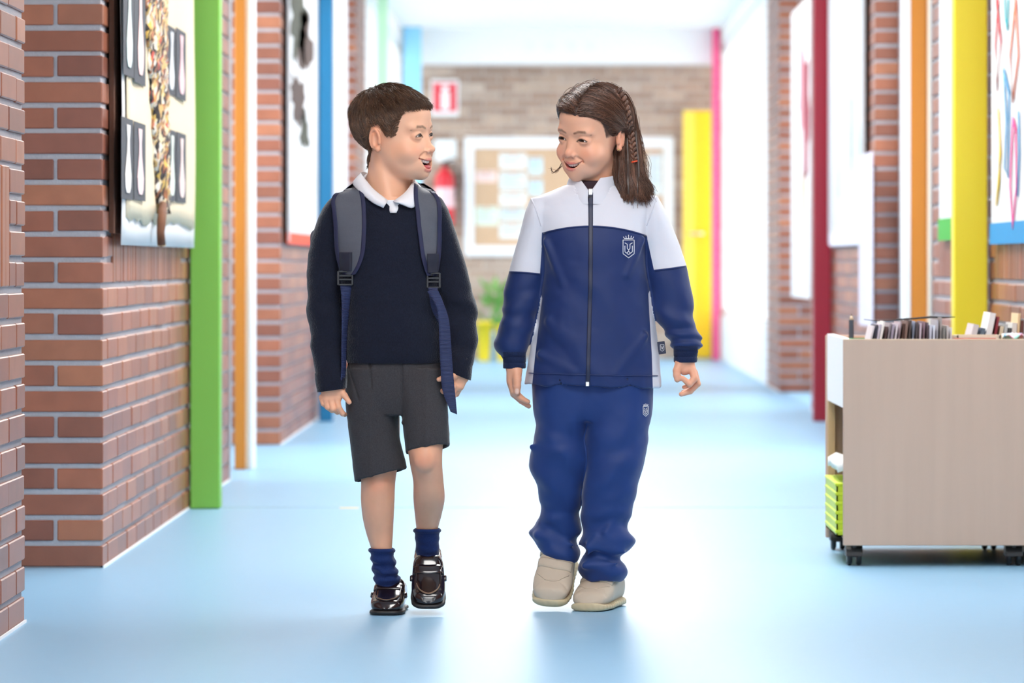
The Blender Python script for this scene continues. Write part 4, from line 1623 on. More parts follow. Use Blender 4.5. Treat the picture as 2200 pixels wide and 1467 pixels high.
for rows, nm in ((strapL, 'shoulder_strap'), (strapR, 'shoulder_strap')):
    rr = [(bx_(a), bx_(b), bz_(c)) for a, b, c in rows]
    sv, sf = strip_on(sw_out, rr, 7.0, 7, 9, smooth_n=60)
    st = np_obj(nm, sv * BS, sf, M_PACK, pack)
    for e in (0, 1):
        er = [((x0 - 2, x0 + 7, z) if e == 0 else (x1 - 7, x1 + 2, z)) for x0, x1, z in rr]
        ev, ef = strip_on(sw_out, er, 9.0, 9, 4, smooth_n=60)
        np_obj('binding', ev * BS, ef, M_EDGE, st)
    # over the shoulder to the bag
    x0 = (rr[1][0] + rr[1][1]) / 2
    pts = [(x0, -4, bz_(414)), (x0, 30, bz_(408)), (x0, 70, bz_(418)), (x0, 110, bz_(436))]
    tv, tf = tube_geo(pts, [17, 19, 19, 18], 10, flat=0.22, up=(1, 0, 0))
    mesh_obj('strap_back', [Vector(p) * BS for p in tv], tf, M_PACK, st, True)
# webbing patches, buckles and tails
for (xa, xb, za, zb) in ((732, 760, 542, 582), (920, 944, 545, 586)):
    sv, sf = strip_on(sw_out, [(bx_(xa), bx_(xb), bz_(za)), (bx_(xa), bx_(xb), bz_((za + zb) / 2)), (bx_(xa + 1), bx_(xb - 1), bz_(zb))], 12, 4, 5)
    np_obj('webbing', sv * BS, sf, mat('dark_webbing', srgb(24, 28, 46), 0.7), pack)
for (xc, zc, hw, hh) in ((745, 597, 15, 15), (933, 602, 13, 16)):
    y = float(trace_front(sw_out, [bx_(xc)], [bz_(zc)], off=8)[0])
    b = empty('buckle', (bx_(xc) * BS, y * BS, bz_(zc) * BS)); b.parent = pack
    bm = bmesh.new()
    for k in (-1, 1):
        box_bm(bm, (k * hw - 2.5, -4, -hh), (k * hw + 2.5, 4, hh), 1)
    for zz in (-hh + 1, -3, 5, hh - 1):
        box_bm(bm, (-hw, -3.5, zz - 2.2), (hw, 3.5, zz + 2.2), 0.8)
    for vv in bm.verts: vv.co *= BS
    me = bm_obj('buckle_frame', bm, M_BUCKLE, b)


def ribbon(name, pts, widths, dirs, thick, material, parent):
    p = np.array(pts, float); t = np.linspace(0, 1, len(p)); T = np.linspace(0, 1, 48)
    C = np.stack([Curve1(t, p[:, i])(T) for i in range(3)], 1)
    W = Curve1(t, widths)(T); D = np.stack([Curve1(t, np.array(dirs, float)[:, i])(T) for i in range(3)], 1)
    D /= np.linalg.norm(D, axis=1, keepdims=True)
    tg = np.gradient(C, axis=0); nrm = np.cross(tg, D); nrm /= np.linalg.norm(nrm, axis=1, keepdims=True) + 1e-9
    u = np.linspace(-0.5, 0.5, 5)
    fr = C[:, None] + D[:, None] * (W[:, None] * u)[..., None]
    a, b = fr + nrm[:, None] * thick / 2, fr - nrm[:, None] * thick / 2
    v, f = grid_solid(a, b)
    return np_obj(name, v * BS, f, material, parent)


ribbon('strap_tail', [(bx_(x), y, bz_(z)) for x, y, z in ((930, -92, 622), (938, -97, 634), (948, -100, 655), (956, -100, 690), (959, -98, 740), (962, -96, 790), (966, -94, 835), (977, -92, 884))],
       [20, 20, 20, 23, 25, 26, 26, 15], [(1, 0, 0.4), (0.9, 0.3, 0.7), (0.6, 0.5, 0.5), (0.9, 0.3, 0.1), (1, 0, 0), (1, 0, 0), (1, 0, 0.1), (1, 0, -0.4)], 2.2, M_WEB, pack)
ribbon('lower_strap', [(bx_(x), y, bz_(z)) for x, y, z in ((746, -62, 612), (746, -60, 640), (744, -58, 690), (742, -56, 740), (741, -56, 790), (738, -54, 822))],
       [24, 22, 20, 18, 16, 14], [(1, 0.2, 0), (0.8, 0.6, 0), (0.6, 0.8, 0), (0.5, 0.85, 0), (0.5, 0.85, 0), (0.5, 0.85, 0)], 2.2, M_WEB, pack)
ribbon('lower_strap', [(bx_(x), y, bz_(z)) for x, y, z in ((932, -80, 618), (938, -60, 660), (950, -20, 700), (952, 40, 715), (945, 100, 715))],
       [20, 20, 20, 20, 20], [(1, 0, 0), (0.9, 0.3, 0), (0.2, 0.9, 0.2), (0, 0.2, 1), (0, 0.2, 1)], 2.2, M_WEB, pack)

# ------------------------------------------------------------------ the girl
GY = 9.34
GS = GY / F
GX0, GZ0 = 1270.0, VY + EYE * F / GY


def gx_(px): return px - GX0
def gz_(py): return GZ0 - py


girl = empty('person', ((GX0 - VX) * GS, GY, 0), 'girl with long brown hair and side braid in blue and white tracksuit, looking left', 'person', 'children walking down the corridor')

g_head = Head((gx_(1274), -6, gz_(291)), -40, 12, -2, open_=0.55, scale=0.97, eye=2.8)
g_head.wm = 26.0
G_ARM_L = Loft(rows_from([(430, 1148, 1182, 6, 26), (600, 1110, 1150, 4, 26), (720, 1094, 1128, -4, 22), (770, 1088, 1124, -12, 19), (790, 1087, 1124, -14, 19)], gx_, gz_))
G_ARM_R = Loft(rows_from([(430, 1370, 1404, 6, 26), (600, 1425, 1465, 4, 26), (700, 1448, 1484, -4, 22), (755, 1452, 1489, -12, 19), (775, 1450, 1488, -14, 19)], gx_, gz_))
G_TORSO = Loft(rows_from([(405, 1230, 1315, 6, 42), (432, 1180, 1370, 6, 48), (480, 1172, 1380, 4, 60), (620, 1180, 1385, 0, 68), (800, 1160, 1390, 0, 70), (860, 1160, 1388, 0, 68)], gx_, gz_))
G_LEG_L = Loft(rows_from([(860, 1160, 1262, 2, 56), (960, 1168, 1248, 4, 48), (1080, 1178, 1236, 24, 36), (1180, 1184, 1230, 52, 26), (1215, 1184, 1226, 58, 26)], gx_, gz_))
G_LEG_R = Loft(rows_from([(860, 1272, 1386, 0, 56), (960, 1276, 1364, -10, 48), (1080, 1274, 1340, -6, 36), (1180, 1270, 1324, 2, 28), (1262, 1272, 1322, 4, 28)], gx_, gz_))


def girl_neck(p):
    return chain(p, [(gx_(1282), 12, gz_(350)), (gx_(1274), 12, gz_(400)), (gx_(1270), 10, gz_(440))], [40, 41, 46], 6)


def girl_head_fn(p):
    return smin(g_head(p), girl_neck(p), 12)


def hand_girl_r(p):
    """image left: seen from the thumb side, fingers drifting inwards"""
    X, Z = gx_, gz_
    palm = rbox(p, (X(1103), -12, Z(806)), (15, 23, 22), 12)
    fing = [([(1099, -26, 822), (1104, -30, 842), (1118, -28, 854), (1134, -24, 862)], [8.2, 7.4, 6.4, 5.2]),
            ([(1098, -12, 824), (1104, -14, 846), (1120, -12, 861), (1136, -9, 872)], [8.2, 7.4, 6.4, 5.2]),
            ([(1098, 1, 822), (1104, 2, 844), (1118, 4, 858), (1132, 6, 868)], [7.6, 6.8, 6.0, 4.8]),
            ([(1099, 12, 818), (1104, 14, 836), (1114, 16, 848), (1124, 18, 856)], [6.6, 6.0, 5.2, 4.4])]
    return hand_from(p, G_ARM_L(p), palm, 10, fing, ([(1110, -28, 796), (1111, -38, 814), (1111, -40, 828), (1111, -40, 841)], [12, 9.4, 8.4, 7.0]), X, Z, 0, 7)


def hand_girl_l(p):
    """image right: thumb and index nearly touching, other fingers curled below"""
    X, Z = gx_, gz_
    palm = rbox(p, (X(1474), -12, Z(784)), (18, 18, 20), 11, np.array(Matrix.Rotation(math.radians(-14), 3, 'Y'), f32))
    fing = [([(1487, -24, 796), (1491, -32, 812), (1480, -36, 824), (1466, -36, 812)], [8.4, 7.6, 7.0, 5.6]),
            ([(1491, -12, 800), (1498, -14, 824), (1482, -18, 840), (1463, -22, 846)], [8.0, 7.0, 6.4, 5.2]),
            ([(1489, 0, 800), (1497, 2, 822), (1484, 2, 838), (1468, -2, 842)], [7.4, 6.6, 5.8, 5.0]),
            ([(1486, 10, 797), (1492, 12, 814), (1482, 14, 828), (1470, 12, 832)], [6.6, 5.8, 5.2, 4.4])]
    return hand_from(p, G_ARM_R(p), palm, 10, fing, ([(1461, -22, 780), (1453, -30, 795), (1453, -32, 805), (1454, -33, 814)], [11, 8.4, 7.8, 6.4]), X, Z, 0, 7)


def girl_core(p):
    d = smin(G_TORSO(p), girl_neck(p), 14)
    for l in (G_ARM_L, G_ARM_R):
        d = smin(d, l(p), 14)
    for l in (G_LEG_L, G_LEG_R):
        d = smin(d, l(p), 10)
    return d


GSKIN, GLIP, GHAIR = lin(236, 180, 148), lin(208, 108, 108), lin(94, 66, 52)
parts, cols = [], []
v, f = sdf_mesh(girl_head_fn, (gx_(1170), -130, gz_(425)), (gx_(1385), 115, gz_(170)), 1.6)
v, f = keep(v, f, v[:, 2] > gz_(415))
cc = g_head.colours(v, GSKIN, GLIP, GHAIR)
parts.append((v, f)); cols.append(cc)
for fn, lo, hi in ((hand_girl_r, (gx_(1075), -60, gz_(885)), (gx_(1150), 35, gz_(765))), (hand_girl_l, (gx_(1435), -60, gz_(860)), (gx_(1515), 30, gz_(750)))):
    v, f = sdf_mesh(fn, lo, hi, 1.3)
    c = limb_col(v, GSKIN * np.array([0.96, 0.88, 0.86]))
    if fn is hand_girl_r:   # thumb nail
        nl = ell(v, (gx_(1111), -46.5, gz_(839)), (5.0, 4, 6.5))
        c = lerp3(c, lin(240, 206, 190), 0.8 * (1 - sstep(-1, 1, nl)))
    parts.append((v, f)); cols.append(c)
v, f = sdf_mesh(girl_core, (gx_(1080), -100, gz_(1262)), (gx_(1500), 110, gz_(400)), 7.0)
v, f = keep(v, f, v[:, 2] < gz_(408))
parts.append((v, f)); cols.append(limb_col(v, GSKIN))
v, f = merge(parts)
girl_body = np_obj('body', v * GS, f, M_SKIN, girl, cols=np.concatenate(cols))
add_face_parts(g_head, girl_body, GS, (-0.06, -1, 0.04), (40, 26, 18), tongue=False)

# --- hair
M_HAIR_GIRL = vcol_mat('long_brown_hair', 0.36, spec=0.45)


def girl_mask(q):
    x, y, z = np.abs(q[:, 0]), q[:, 1], q[:, 2]
    h = np.interp(y, [-85, -70, -56, -42, -30, -18, -6, 4, 12, 24, 60, 100], [58, 57, 52, 40, 24, 8, 0, 4, 6, 0, -50, -60])
    h = h - 6 * np.exp(-((q[:, 0] - 20) / 10) ** 2) * (y < -50)
    return z - h


def girl_cap(p):
    q = g_head.to_local(p)
    d = smin(g_head.skull(q), ell(q, (0, -34, 44), (50, 47, 40)), 16)
    d = smin(d, ell(q, (0, 60, -6), (46, 34, 48)), 16)
    m = girl_mask(q)
    # shallow groove along the parting
    pt = np.abs(q[:, 0] - np.interp(q[:, 1], [-80, 25], [20, 5]))
    gr = 5.0 * np.exp(-(pt / 4.0) ** 2) * (q[:, 1] < 25) * (q[:, 2] > 40)
    return smax((d - 8.5 * np.clip(m / 16, 0, 1) + gr) * g_head.sc, 2.0 - m, 5)


HM = Loft(rows_from([(212, 1316, 1346, 30, 24), (240, 1322, 1362, 28, 32), (272, 1327, 1370, 26, 38), (310, 1322, 1376, 16, 38), (350, 1319, 1381, 2, 34), (385, 1320, 1386, -22, 28), (405, 1328, 1390, -34, 22), (420, 1334, 1384, -40, 16)], gx_, gz_), 2.2)
cv, cf = sdf_mesh(girl_cap, g_head.c - V3(100, 110, 95), g_head.c + V3(100, 110, 125), 2.6)
mv, mf = sdf_mesh(lambda p: HM(p) + 2.2 * np.sin(p[:, 0] / 3.3 + 1.5 * vnoise(p, (30, 30, 60))), (gx_(1300), -75, gz_(440)), (gx_(1405), 80, gz_(215)), 3.0)
rs = np.random.RandomState(11)
NS = 14000
_q = g_head.to_local(cv)
good = np.where((girl_mask(_q) > 5) & (g_head.skull(_q) > 1.5))[0]
vi = good[rs.randint(0, len(good), NS)]
q0 = g_head.to_local(cv[vi] + rs.uniform(-1.5, 1.5, (NS, 3)).astype(f32))
xp = np.interp(q0[:, 1], [-80, 25], [20, 5])
sd = np.where(q0[:, 0] > xp, 1.0, -1.0)
tgt = np.stack([sd * (66 + rs.normal(0, 2, NS)), 34 + rs.normal(0, 8, NS), np.where(sd > 0, 22, 16) + rs.normal(0, 9, NS)], 1)
backm = sstep(5, 40, q0[:, 1])[:, None]
tgt2 = np.stack([q0[:, 0] * 1.0, np.full(NS, 70.0), np.full(NS, -62.0) + rs.normal(0, 10, NS)], 1)
tgt = tgt * (1 - backm) + tgt2 * backm
K = 9
mxl = np.linalg.norm(tgt - q0, axis=1)
fr = np.minimum(1.0, rs.uniform(38, 120, NS) / np.maximum(mxl, 1))
off0 = rs.uniform(1.0, 3.6, NS) + (rs.rand(NS) < 0.012) * rs.uniform(2, 7, NS)
P_ = np.zeros((NS, K, 3), f32)
wob = rs.normal(0, 1.6, (NS, 3))
for k in range(K):
    t = k / (K - 1)
    p = q0 + (tgt - q0) * (fr * t)[:, None] + wob * t
    w = g_head.to_world(p)
    for _ in range(5):
        qq = g_head.to_local(w)
        d = smin(smin(g_head.skull(qq), ell(qq, (0, -34, 44), (50, 47, 40)), 16), ell(qq, (0, 60, -10), (52, 34, 50)), 16)
        m = girl_mask(qq)
        wantd = 8.0 * np.clip(m / 16, 0, 1) + off0
        e = 1.0
        dx = np.stack([smin(smin(g_head.skull(qq + V3(*ax)), ell(qq + V3(*ax), (0, -34, 44), (50, 47, 40)), 16), ell(qq + V3(*ax), (0, 60, -10), (52, 34, 50)), 16) - d for ax in ((e, 0, 0), (0, e, 0), (0, 0, e))], 1)
        dx /= np.linalg.norm(dx, axis=1, keepdims=True) + 1e-6
        qq = qq + dx * np.clip(wantd - d, -30, 30)[:, None]
        w = g_head.to_world(qq)
    P_[:, k] = w
_pm = girl_mask(g_head.to_local(P_.reshape(-1, 3))).reshape(NS, K)
_ly = g_head.to_local(P_.reshape(-1, 3))[:, 1].reshape(NS, K)
okk = ~((_pm < np.where(_ly < -48, -1.5, -2.0 - 8.0 * rs.rand(NS)[:, None] ** 2)) & (_ly < 14)).any(1)
P_ = P_[okk]; NS = len(P_)
rad = np.linspace(0.62, 0.35, K)[None] * np.ones((NS, 1))
tv, tf = tubes_np(P_, rad)
tcol = np.repeat((0.3 + 1.3 * (0.5 + 0.5 * vnoise(P_[:, 3], (7, 7, 4)))) * rs.uniform(0.5, 1.8, NS), K * 3)[:, None] * GHAIR[None]
# hanging strands at the near side
N2, K2 = 4800, 14
u = rs.uniform(0, 2 * np.pi, N2); rr = 1.0 - 0.35 * rs.rand(N2) ** 2
zt = gz_(218) - rs.uniform(0, 70, N2); zb = gz_(412) - rs.normal(8, 9, N2)
H = np.zeros((N2, K2, 3), f32)
w1 = rs.normal(0, 1, N2); w2 = rs.uniform(0, 6.28, N2)
for k in range(K2):
    t = k / (K2 - 1)
    z = zt + (zb - zt) * t
    cx, cy, ax, ay = [c(np.maximum(z, HM.z0)) for c in HM.c]
    a2 = u + 0.5 * t * w1 * 0.4
    H[:, k, 0] = cx + (ax + 1.5) * rr * np.cos(a2) + 2.0 * np.sin(w2 + 5 * t) + np.maximum(t - 0.8, 0) * 60 * (rs.rand() * 0 + (np.cos(u) > 0.1)) * (0.6 + 0.5 * w1)
    H[:, k, 1] = cy + (ay + 1.5) * rr * np.sin(a2)
    H[:, k, 2] = z
rad2 = np.linspace(0.7, 0.28, K2)[None] * np.ones((N2, 1))
hv2, hf2 = tubes_np(H, rad2)
hcol2 = np.repeat((0.35 + 1.2 * (0.5 + 0.5 * np.sin(u * 9 + w2 * 0.3))) * rs.uniform(0.5, 1.8, N2), K2 * 3)[:, None] * GHAIR[None]
# a few loose flyaways: far-side curl below the cheek and wisps beside the near side
loose = []
for k in range(9):
    a = rs.normal(0, 2.2, 4)
    loose.append([(1212 + a[0], 8, 340), (1205 + a[0], 2, 356), (1196 + a[1], -8, 368 + a[3]), (1188 + a[1], -16, 370 + a[2]), (1183 + a[2], -20, 362 + a[3])])
for k in range(20):
    a = rs.normal(0, 4, 4)
    loose.append([(1362 + a[0], 0, 250), (1376 + a[1], -4, 300), (1386 + a[2], -8, 345), (1392 + a[3], -16, 380), (1388 + a[0], -26, 402)])
L = np.array(loose, float)
T5 = np.linspace(0, 1, 5); TT = np.linspace(0, 1, 14)
LP = np.zeros((len(L), 14, 3), f32)
for i in range(len(L)):
    LP[i, :, 0] = Curve1(T5, L[i, :, 0])(TT) - GX0; LP[i, :, 1] = Curve1(T5, L[i, :, 1])(TT); LP[i, :, 2] = GZ0 - Curve1(T5, L[i, :, 2])(TT)
lv, lf = tubes_np(LP, np.linspace(0.55, 0.25, 14)[None] * np.ones((len(L), 1)))
hv, hf = merge([(cv, cf), (mv, mf), (tv, tf), (hv2, hf2), (lv, lf)])
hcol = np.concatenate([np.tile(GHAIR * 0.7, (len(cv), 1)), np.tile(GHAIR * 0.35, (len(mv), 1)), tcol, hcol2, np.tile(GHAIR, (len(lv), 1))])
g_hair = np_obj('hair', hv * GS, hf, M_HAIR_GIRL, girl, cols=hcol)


def hair_all(p):
    return np.minimum(girl_cap(p), HM(p))


# braid: two rows of plump crossing lobes
path = [(1326, 200), (1337, 222), (1344, 246), (1350, 272), (1355, 298), (1359, 322), (1362, 346)]
pt = np.array(path, float); tt = np.linspace(0, 1, len(pt)); TB = np.linspace(0, 1, 15)
PX, PZ = Curve1(tt, pt[:, 0])(TB) - GX0, GZ0 - Curve1(tt, pt[:, 1])(TB)
PYd = trace_front(hair_all, PX, PZ, off=2.0)
bp_, bc_ = [], []
for i in range(15):
    w = (1 - 0.35 * i / 14)
    for sgn in (-1, 1):
        sv, sf = uv_sphere((0, 0, 0), 1, 12, 8)
        a = math.radians(34 * sgn)
        sv = sv * V3(5.0 * w, 4.4 * w, 9.5 * w)
        R = np.array(Matrix.Rotation(a, 3, 'Y'), f32)
        sv = sv @ R.T + V3(PX[i] + sgn * 3.8 * w, PYd[i] - 1.5, PZ[i] + (4 if sgn > 0 else -1))
        bp_.append((sv, sf)); bc_.append(np.tile(GHAIR * rs.uniform(0.8, 1.9), (len(sv), 1)))
bv, bf = merge(bp_)
np_obj('braid', bv * GS, bf, M_HAIR_GIRL, g_hair, cols=np.concatenate(bc_))
ring = [(PX[-1] + 5.5 * math.cos(a), PYd[-1] - 1 + 5 * math.sin(a), PZ[-1] - 2 + 1.5 * math.cos(a)) for a in np.linspace(0, 2 * math.pi, 17)]
rv, rf = tube_geo([Vector(p) * GS for p in ring], 1.8 * GS, 6)
mesh_obj('hair_elastic', rv, rf, mat('orange_elastic', srgb(240, 90, 50), 0.6), g_hair, True)
ev, ef = uv_sphere((0, 0, 0), 2.2, 12, 8)
ep = g_head.to_world(np.array([[70.0, 2.0, -26.0]]))[0]
np_obj('earring', (ev + ep) * GS, ef, mat('gold_stud', srgb(220, 190, 120), 0.2, metal=1.0), girl_body)

# --- tracksuit jacket
J_T = Loft(rows_from([(396, 1218, 1326, 8, 50), (410, 1185, 1362, 8, 55), (424, 1152, 1396, 8, 60), (445, 1142, 1408, 6, 66), (480, 1150, 1398, 4, 76), (520, 1160, 1390, 0, 84), (580, 1165, 1390, 0, 88), (640, 1160, 1399, 0, 90), (700, 1149, 1409, 0, 92), (760, 1137, 1416, 0, 93), (810, 1128, 1420, 0, 93), (831, 1125, 1421, 0, 91)], gx_, gz_), 2.3)
J_L = Loft(rows_from([(424, 1140, 1186, 8, 36), (450, 1130, 1180, 8, 46), (500, 1117, 1182, 8, 47), (550, 1103, 1180, 8, 47), (585, 1093, 1178, 6, 47), (640, 1081, 1166, 2, 46), (690, 1077, 1152, -2, 45), (715, 1069, 1146, -4, 44), (738, 1063, 1139, -6, 42), (755, 1069, 1132, -8, 36), (770, 1080, 1128, -10, 28), (787, 1083, 1127, -11, 25)], gx_, gz_), 2.2)
J_R = Loft(rows_from([(420, 1368, 1412, 8, 36), (450, 1378, 1428, 8, 46), (500, 1374, 1450, 8, 47), (550, 1378, 1468, 8, 47), (575, 1381, 1476, 6, 47), (640, 1394, 1488, 2, 46), (690, 1409, 1491, -2, 45), (715, 1428, 1502, -4, 44), (735, 1438, 1508, -6, 42), (750, 1445, 1504, -8, 36), (762, 1449, 1496, -10, 28), (774, 1450, 1494, -11, 25)], gx_, gz_), 2.2)
COLLAR = Loft(rows_from([(366, 1228, 1326, 8, 50), (395, 1218, 1330, 6, 55), (425, 1206, 1338, 4, 62), (440, 1200, 1344, 4, 64)], gx_, gz_))


def gfold(p, a, b, r):
    return cap(p, (gx_(a[0]), a[1], gz_(a[2])), (gx_(b[0]), b[1], gz_(b[2])), r, r * 0.6)


def jacket_fn(p, inner=True):
    x, y, z = p[:, 0], p[:, 1], p[:, 2]
    w = 1.5 * vnoise(p, (34, 40, 30)) + 0.6 * vnoise(p + 31, 13)
    l = J_L(p, ends=(False, True)); r = J_R(p, ends=(False, True))
    lowl = sstep(gz_(640), gz_(700), z) * sstep(gz_(765), gz_(750), z)
    ph = z / 8.5 + 0.028 * x * np.sin(z / 30) + 1.6 * vnoise(p, (44, 44, 36))
    l = l + 2.8 * np.sin(ph) * lowl; r = r + 2.8 * np.sin(ph + 1.4) * lowl
    up = sstep(gz_(560), gz_(640), z) * sstep(gz_(720), gz_(690), z)
    l = l + 1.8 * np.sin((z - 0.7 * x) / 11 + 2 * vnoise(p, 50)) * up; r = r + 1.8 * np.sin((z + 0.7 * x) / 11 + 2 * vnoise(p, 50)) * up
    l = smax(l, gz_(787) - z, 3); r = smax(r, gz_(774) - z, 3)
    t = J_T(p)
    t = smax(t, (gz_(829) + 0.0 * x - 0.022 * (x - gx_(1270))) - z, 3)
    t = t + 2.3 * np.sin((x * 0.8 + z * 0.5) / 15 + 2.2 * vnoise(p, 60)) * sstep(gz_(560), gz_(640), z) * sstep(-1, -30, y)
    d = smin(t + w * 0.7, np.minimum(l, r) + w * 0.5, 7)
    for a, b, rad in (((1172, -52, 520), (1210, -70, 610), 7), ((1380, -52, 515), (1345, -72, 590), 6), ((1180, -64, 690), (1235, -78, 760), 7), ((1385, -66, 720), (1320, -82, 800), 8), ((1160, -60, 760), (1230, -84, 795), 6)):
        d = smin(d, gfold(p, a, b, rad) + rad * 0.35, 16)
    if inner:
        ti = smax(J_T(p, grow=-6, ext=20), z - gz_(806), 2)
        li = smax(J_L(p, grow=-4, ext=20), z - gz_(760), 2); ri = smax(J_R(p, grow=-4, ext=20), z - gz_(748), 2)
        d = smax(d, -np.minimum(np.minimum(li, ri), ti), 2)
        d = smax(d, -smax(COLLAR(p, grow=-3, ext=30), gz_(423) - z, 2), 2)
    return d


def jacket_white(v):
    """signed field, > 0 on the white cloth (px units)"""
    px = v[:, 0] + GX0; py = GZ0 - v[:, 2]
    dl = J_L(v, ends=(False, False)); dr = J_R(v, ends=(False, False)); dt = J_T(v, ends=(False, False))
    yoke = (485 + (px - 1268) ** 2 * 0.0014) - py
    # torso: yoke or side stripes
    ls = np.interp(py, [600, 640, 710, 770, 830], [1150, 1165, 1156, 1149, 1143])
    rs_ = np.interp(py, [600, 630, 690, 760, 830], [1410, 1392, 1395, 1399, 1401])
    side = np.minimum(np.maximum(ls - px, px - rs_), py - 596)
    tw = np.maximum(yoke, side)
    sl = np.minimum(582 + 0.09 * (px - 1093) - py, np.interp(py, [480, 500, 590], [1180, 1166, 1160]) - px)
    sr = np.minimum(580 - 0.13 * (px - 1400) - py, px - np.interp(py, [480, 500, 580], [1376, 1387, 1404]))
    sl = np.maximum(sl, np.minimum(490 - py, 1190 - px)); sr = np.maximum(sr, np.minimum(490 - py, px - 1360))
    isl = (dl < dt) & (px < 1270); isr = (dr < dt) & (px > 1270)
    return np.where(isl, sl, np.where(isr, sr, tw))


def two_tone(name, ca, cb, rough=0.6):
    m = bpy.data.materials.new(name); m.use_nodes = True
    nt = m.node_tree; b = nt.nodes['Principled BSDF']
    at = nt.nodes.new('ShaderNodeAttribute'); at.attribute_name = 'white'
    mr = nt.nodes.new('ShaderNodeMapRange'); mr.inputs['From Min'].default_value = -0.4; mr.inputs['From Max'].default_value = 0.4
    nt.links.new(at.outputs['Fac'], mr.inputs['Value'])
    mx = nt.nodes.new('ShaderNodeMix'); mx.data_type = 'RGBA'
    mx.inputs['A'].default_value = ca; mx.inputs['B'].default_value = cb
    nt.links.new(mr.outputs[0], mx.inputs['Factor']); nt.links.new(mx.outputs['Result'], b.inputs['Base Color'])
    b.inputs['Roughness'].default_value = rough
    b.inputs['Sheen Weight'].default_value = 0.25; b.inputs['Sheen Roughness'].default_value = 0.4
    b.inputs['Specular IOR Level'].default_value = 0.35
    tc = nt.nodes.new('ShaderNodeTexCoord'); n2 = nt.nodes.new('ShaderNodeTexNoise')
    n2.inputs['Scale'].default_value = 900; n2.inputs['Detail'].default_value = 2
    nt.links.new(tc.outputs['Object'], n2.inputs['Vector'])
    bp = nt.nodes.new('ShaderNodeBump'); bp.inputs['Strength'].default_value = 0.08; bp.inputs['Distance'].default_value = 0.002
    nt.links.new(n2.outputs['Fac'], bp.inputs['Height']); nt.links.new(bp.outputs[0], b.inputs['Normal'])
    MATS[name] = m
    return m


NAVY = srgb(24, 46, 98)
M_JACKET = two_tone('tracksuit_cloth', NAVY, srgb(218, 221, 230))
M_NAVYC = mat('navy_tracksuit_cloth', NAVY, 0.6, bump=0.08, bscale=900, sheen=0.25, spec=0.35)
M_PANTS = mat('blue_tracksuit_trousers', srgb(24, 54, 114), 0.6, 0.05, 14, 0.08, 900, sheen=0.25, spec=0.35)
M_WHITEC = mat('white_tracksuit_cloth', srgb(218, 221, 230), 0.65, bump=0.08, bscale=900)
M_ZIP = mat('dark_zip_tape', srgb(30, 38, 66), 0.5)
M_RIB = knit_mat('navy_rib_knit', srgb(28, 40, 72), 700, 0.25, 0.3)
M_THREAD = mat('white_embroidery', srgb(235, 236, 240), 0.5)

v, f = sdf_mesh(jacket_fn, (gx_(1050), -115, gz_(845)), (gx_(1520), 115, gz_(390)), 2.8)
jacket = np_obj('jacket', v * GS, f, M_JACKET, girl, attrs={'white': jacket_white(v)})
jk = lambda p: jacket_fn(p, False)


def collar_fn(p):
    x, y, z = p[:, 0], p[:, 1], p[:, 2]
    d = smax(COLLAR(p, ends=(False, False)), -COLLAR(p, grow=-5, ends=(False, False)), 1.5)
    top = gz_(377) + 0.16 * (y + 0) + 0.05 * (x - gx_(1270))
    d = smax(d, z - top, 2.5); d = smax(d, gz_(442) - z, 2)
    vee = np.maximum(np.abs(x - gx_(1267)) - (gz_(414) * -1 + z) * 0.72, y)
    return smax(d, -vee, 1.5)


v, f = sdf_mesh(collar_fn, (gx_(1195), -75, gz_(440)), (gx_(1350), 80, gz_(355)), 2.0)
np_obj('collar', v * GS, f, M_WHITEC, jacket)
v, f = sdf_mesh(lambda p: smax(smin(girl_neck(p) - 7, COLLAR(p, grow=-8) , 4), p[:, 2] - (gz_(387) + 0.05 * p[:, 1]), 3), (gx_(1200), -75, gz_(445)), (gx_(1345), 80, gz_(375)), 3.0)
np_obj('undershirt', v * GS, f, mat('dark_maroon_cotton', srgb(44, 22, 36), 0.8), girl)
# zip
sv, sf = strip_on(lambda p: np.minimum(jk(p), collar_fn(p)), [(gx_(1263), gx_(1273.5), gz_(414)), (gx_(1263.5), gx_(1273), gz_(480)), (gx_(1263), gx_(1272), gz_(600)), (gx_(1260), gx_(1269), gz_(720)), (gx_(1257.5), gx_(1266), gz_(824))], 2.2, 4, 5, smooth_n=60)
np_obj('zip', sv * GS, sf, M_ZIP, jacket)
yv = trace_front(jk, [gx_(1268), gx_(1268), gx_(1261)], [gz_(418), gz_(432), gz_(822)], off=3)
zp = empty('zip_pull', (gx_(1268) * GS, (yv[0] - 3) * GS, gz_(412) * GS)); zp.parent = jacket
bm = bmesh.new(); box_bm(bm, (-4.5, -3.5, -8), (4.5, 2.5, 6), 1.2)
for q in bm.verts: q.co *= GS
bm_obj('slider', bm, M_METAL, zp)
bm = bmesh.new(); box_bm(bm, (-5.5, -4.5, -29), (5.5, 0, -9), 1.8)
for q in bm.verts: q.co *= GS
bm_obj('tab', bm, mat('black_rubber_tab', srgb(30, 30, 36), 0.5), zp)
bm = bmesh.new(); box_bm(bm, (gx_(1261) - 4, yv[2] - 4, gz_(827)), (gx_(1261) + 4, yv[2] + 2, gz_(817)), 1)
for q in bm.verts: q.co *= GS
bm_obj('zip_stop', bm, M_METAL, jacket)


def tube_on(fn, pts, r, off, material, parent, name, n=40, sides=5, fx=gx_, fz=gz_, S=GS):
    p = np.array(pts, float); t = np.linspace(0, 1, len(p)); T = np.linspace(0, 1, n)
    X, Z = (np.interp(T, t, p[:, 0]) if len(p) < 3 else Curve1(t, p[:, 0])(T)), (np.interp(T, t, p[:, 1]) if len(p) < 3 else Curve1(t, p[:, 1])(T))
    X = fx(X); Z = fz(Z)
    Y = trace_front(fn, X, Z, off=off)
    return tube_geo([Vector((X[i], Y[i], Z[i])) * S for i in range(n)], r * S, sides)


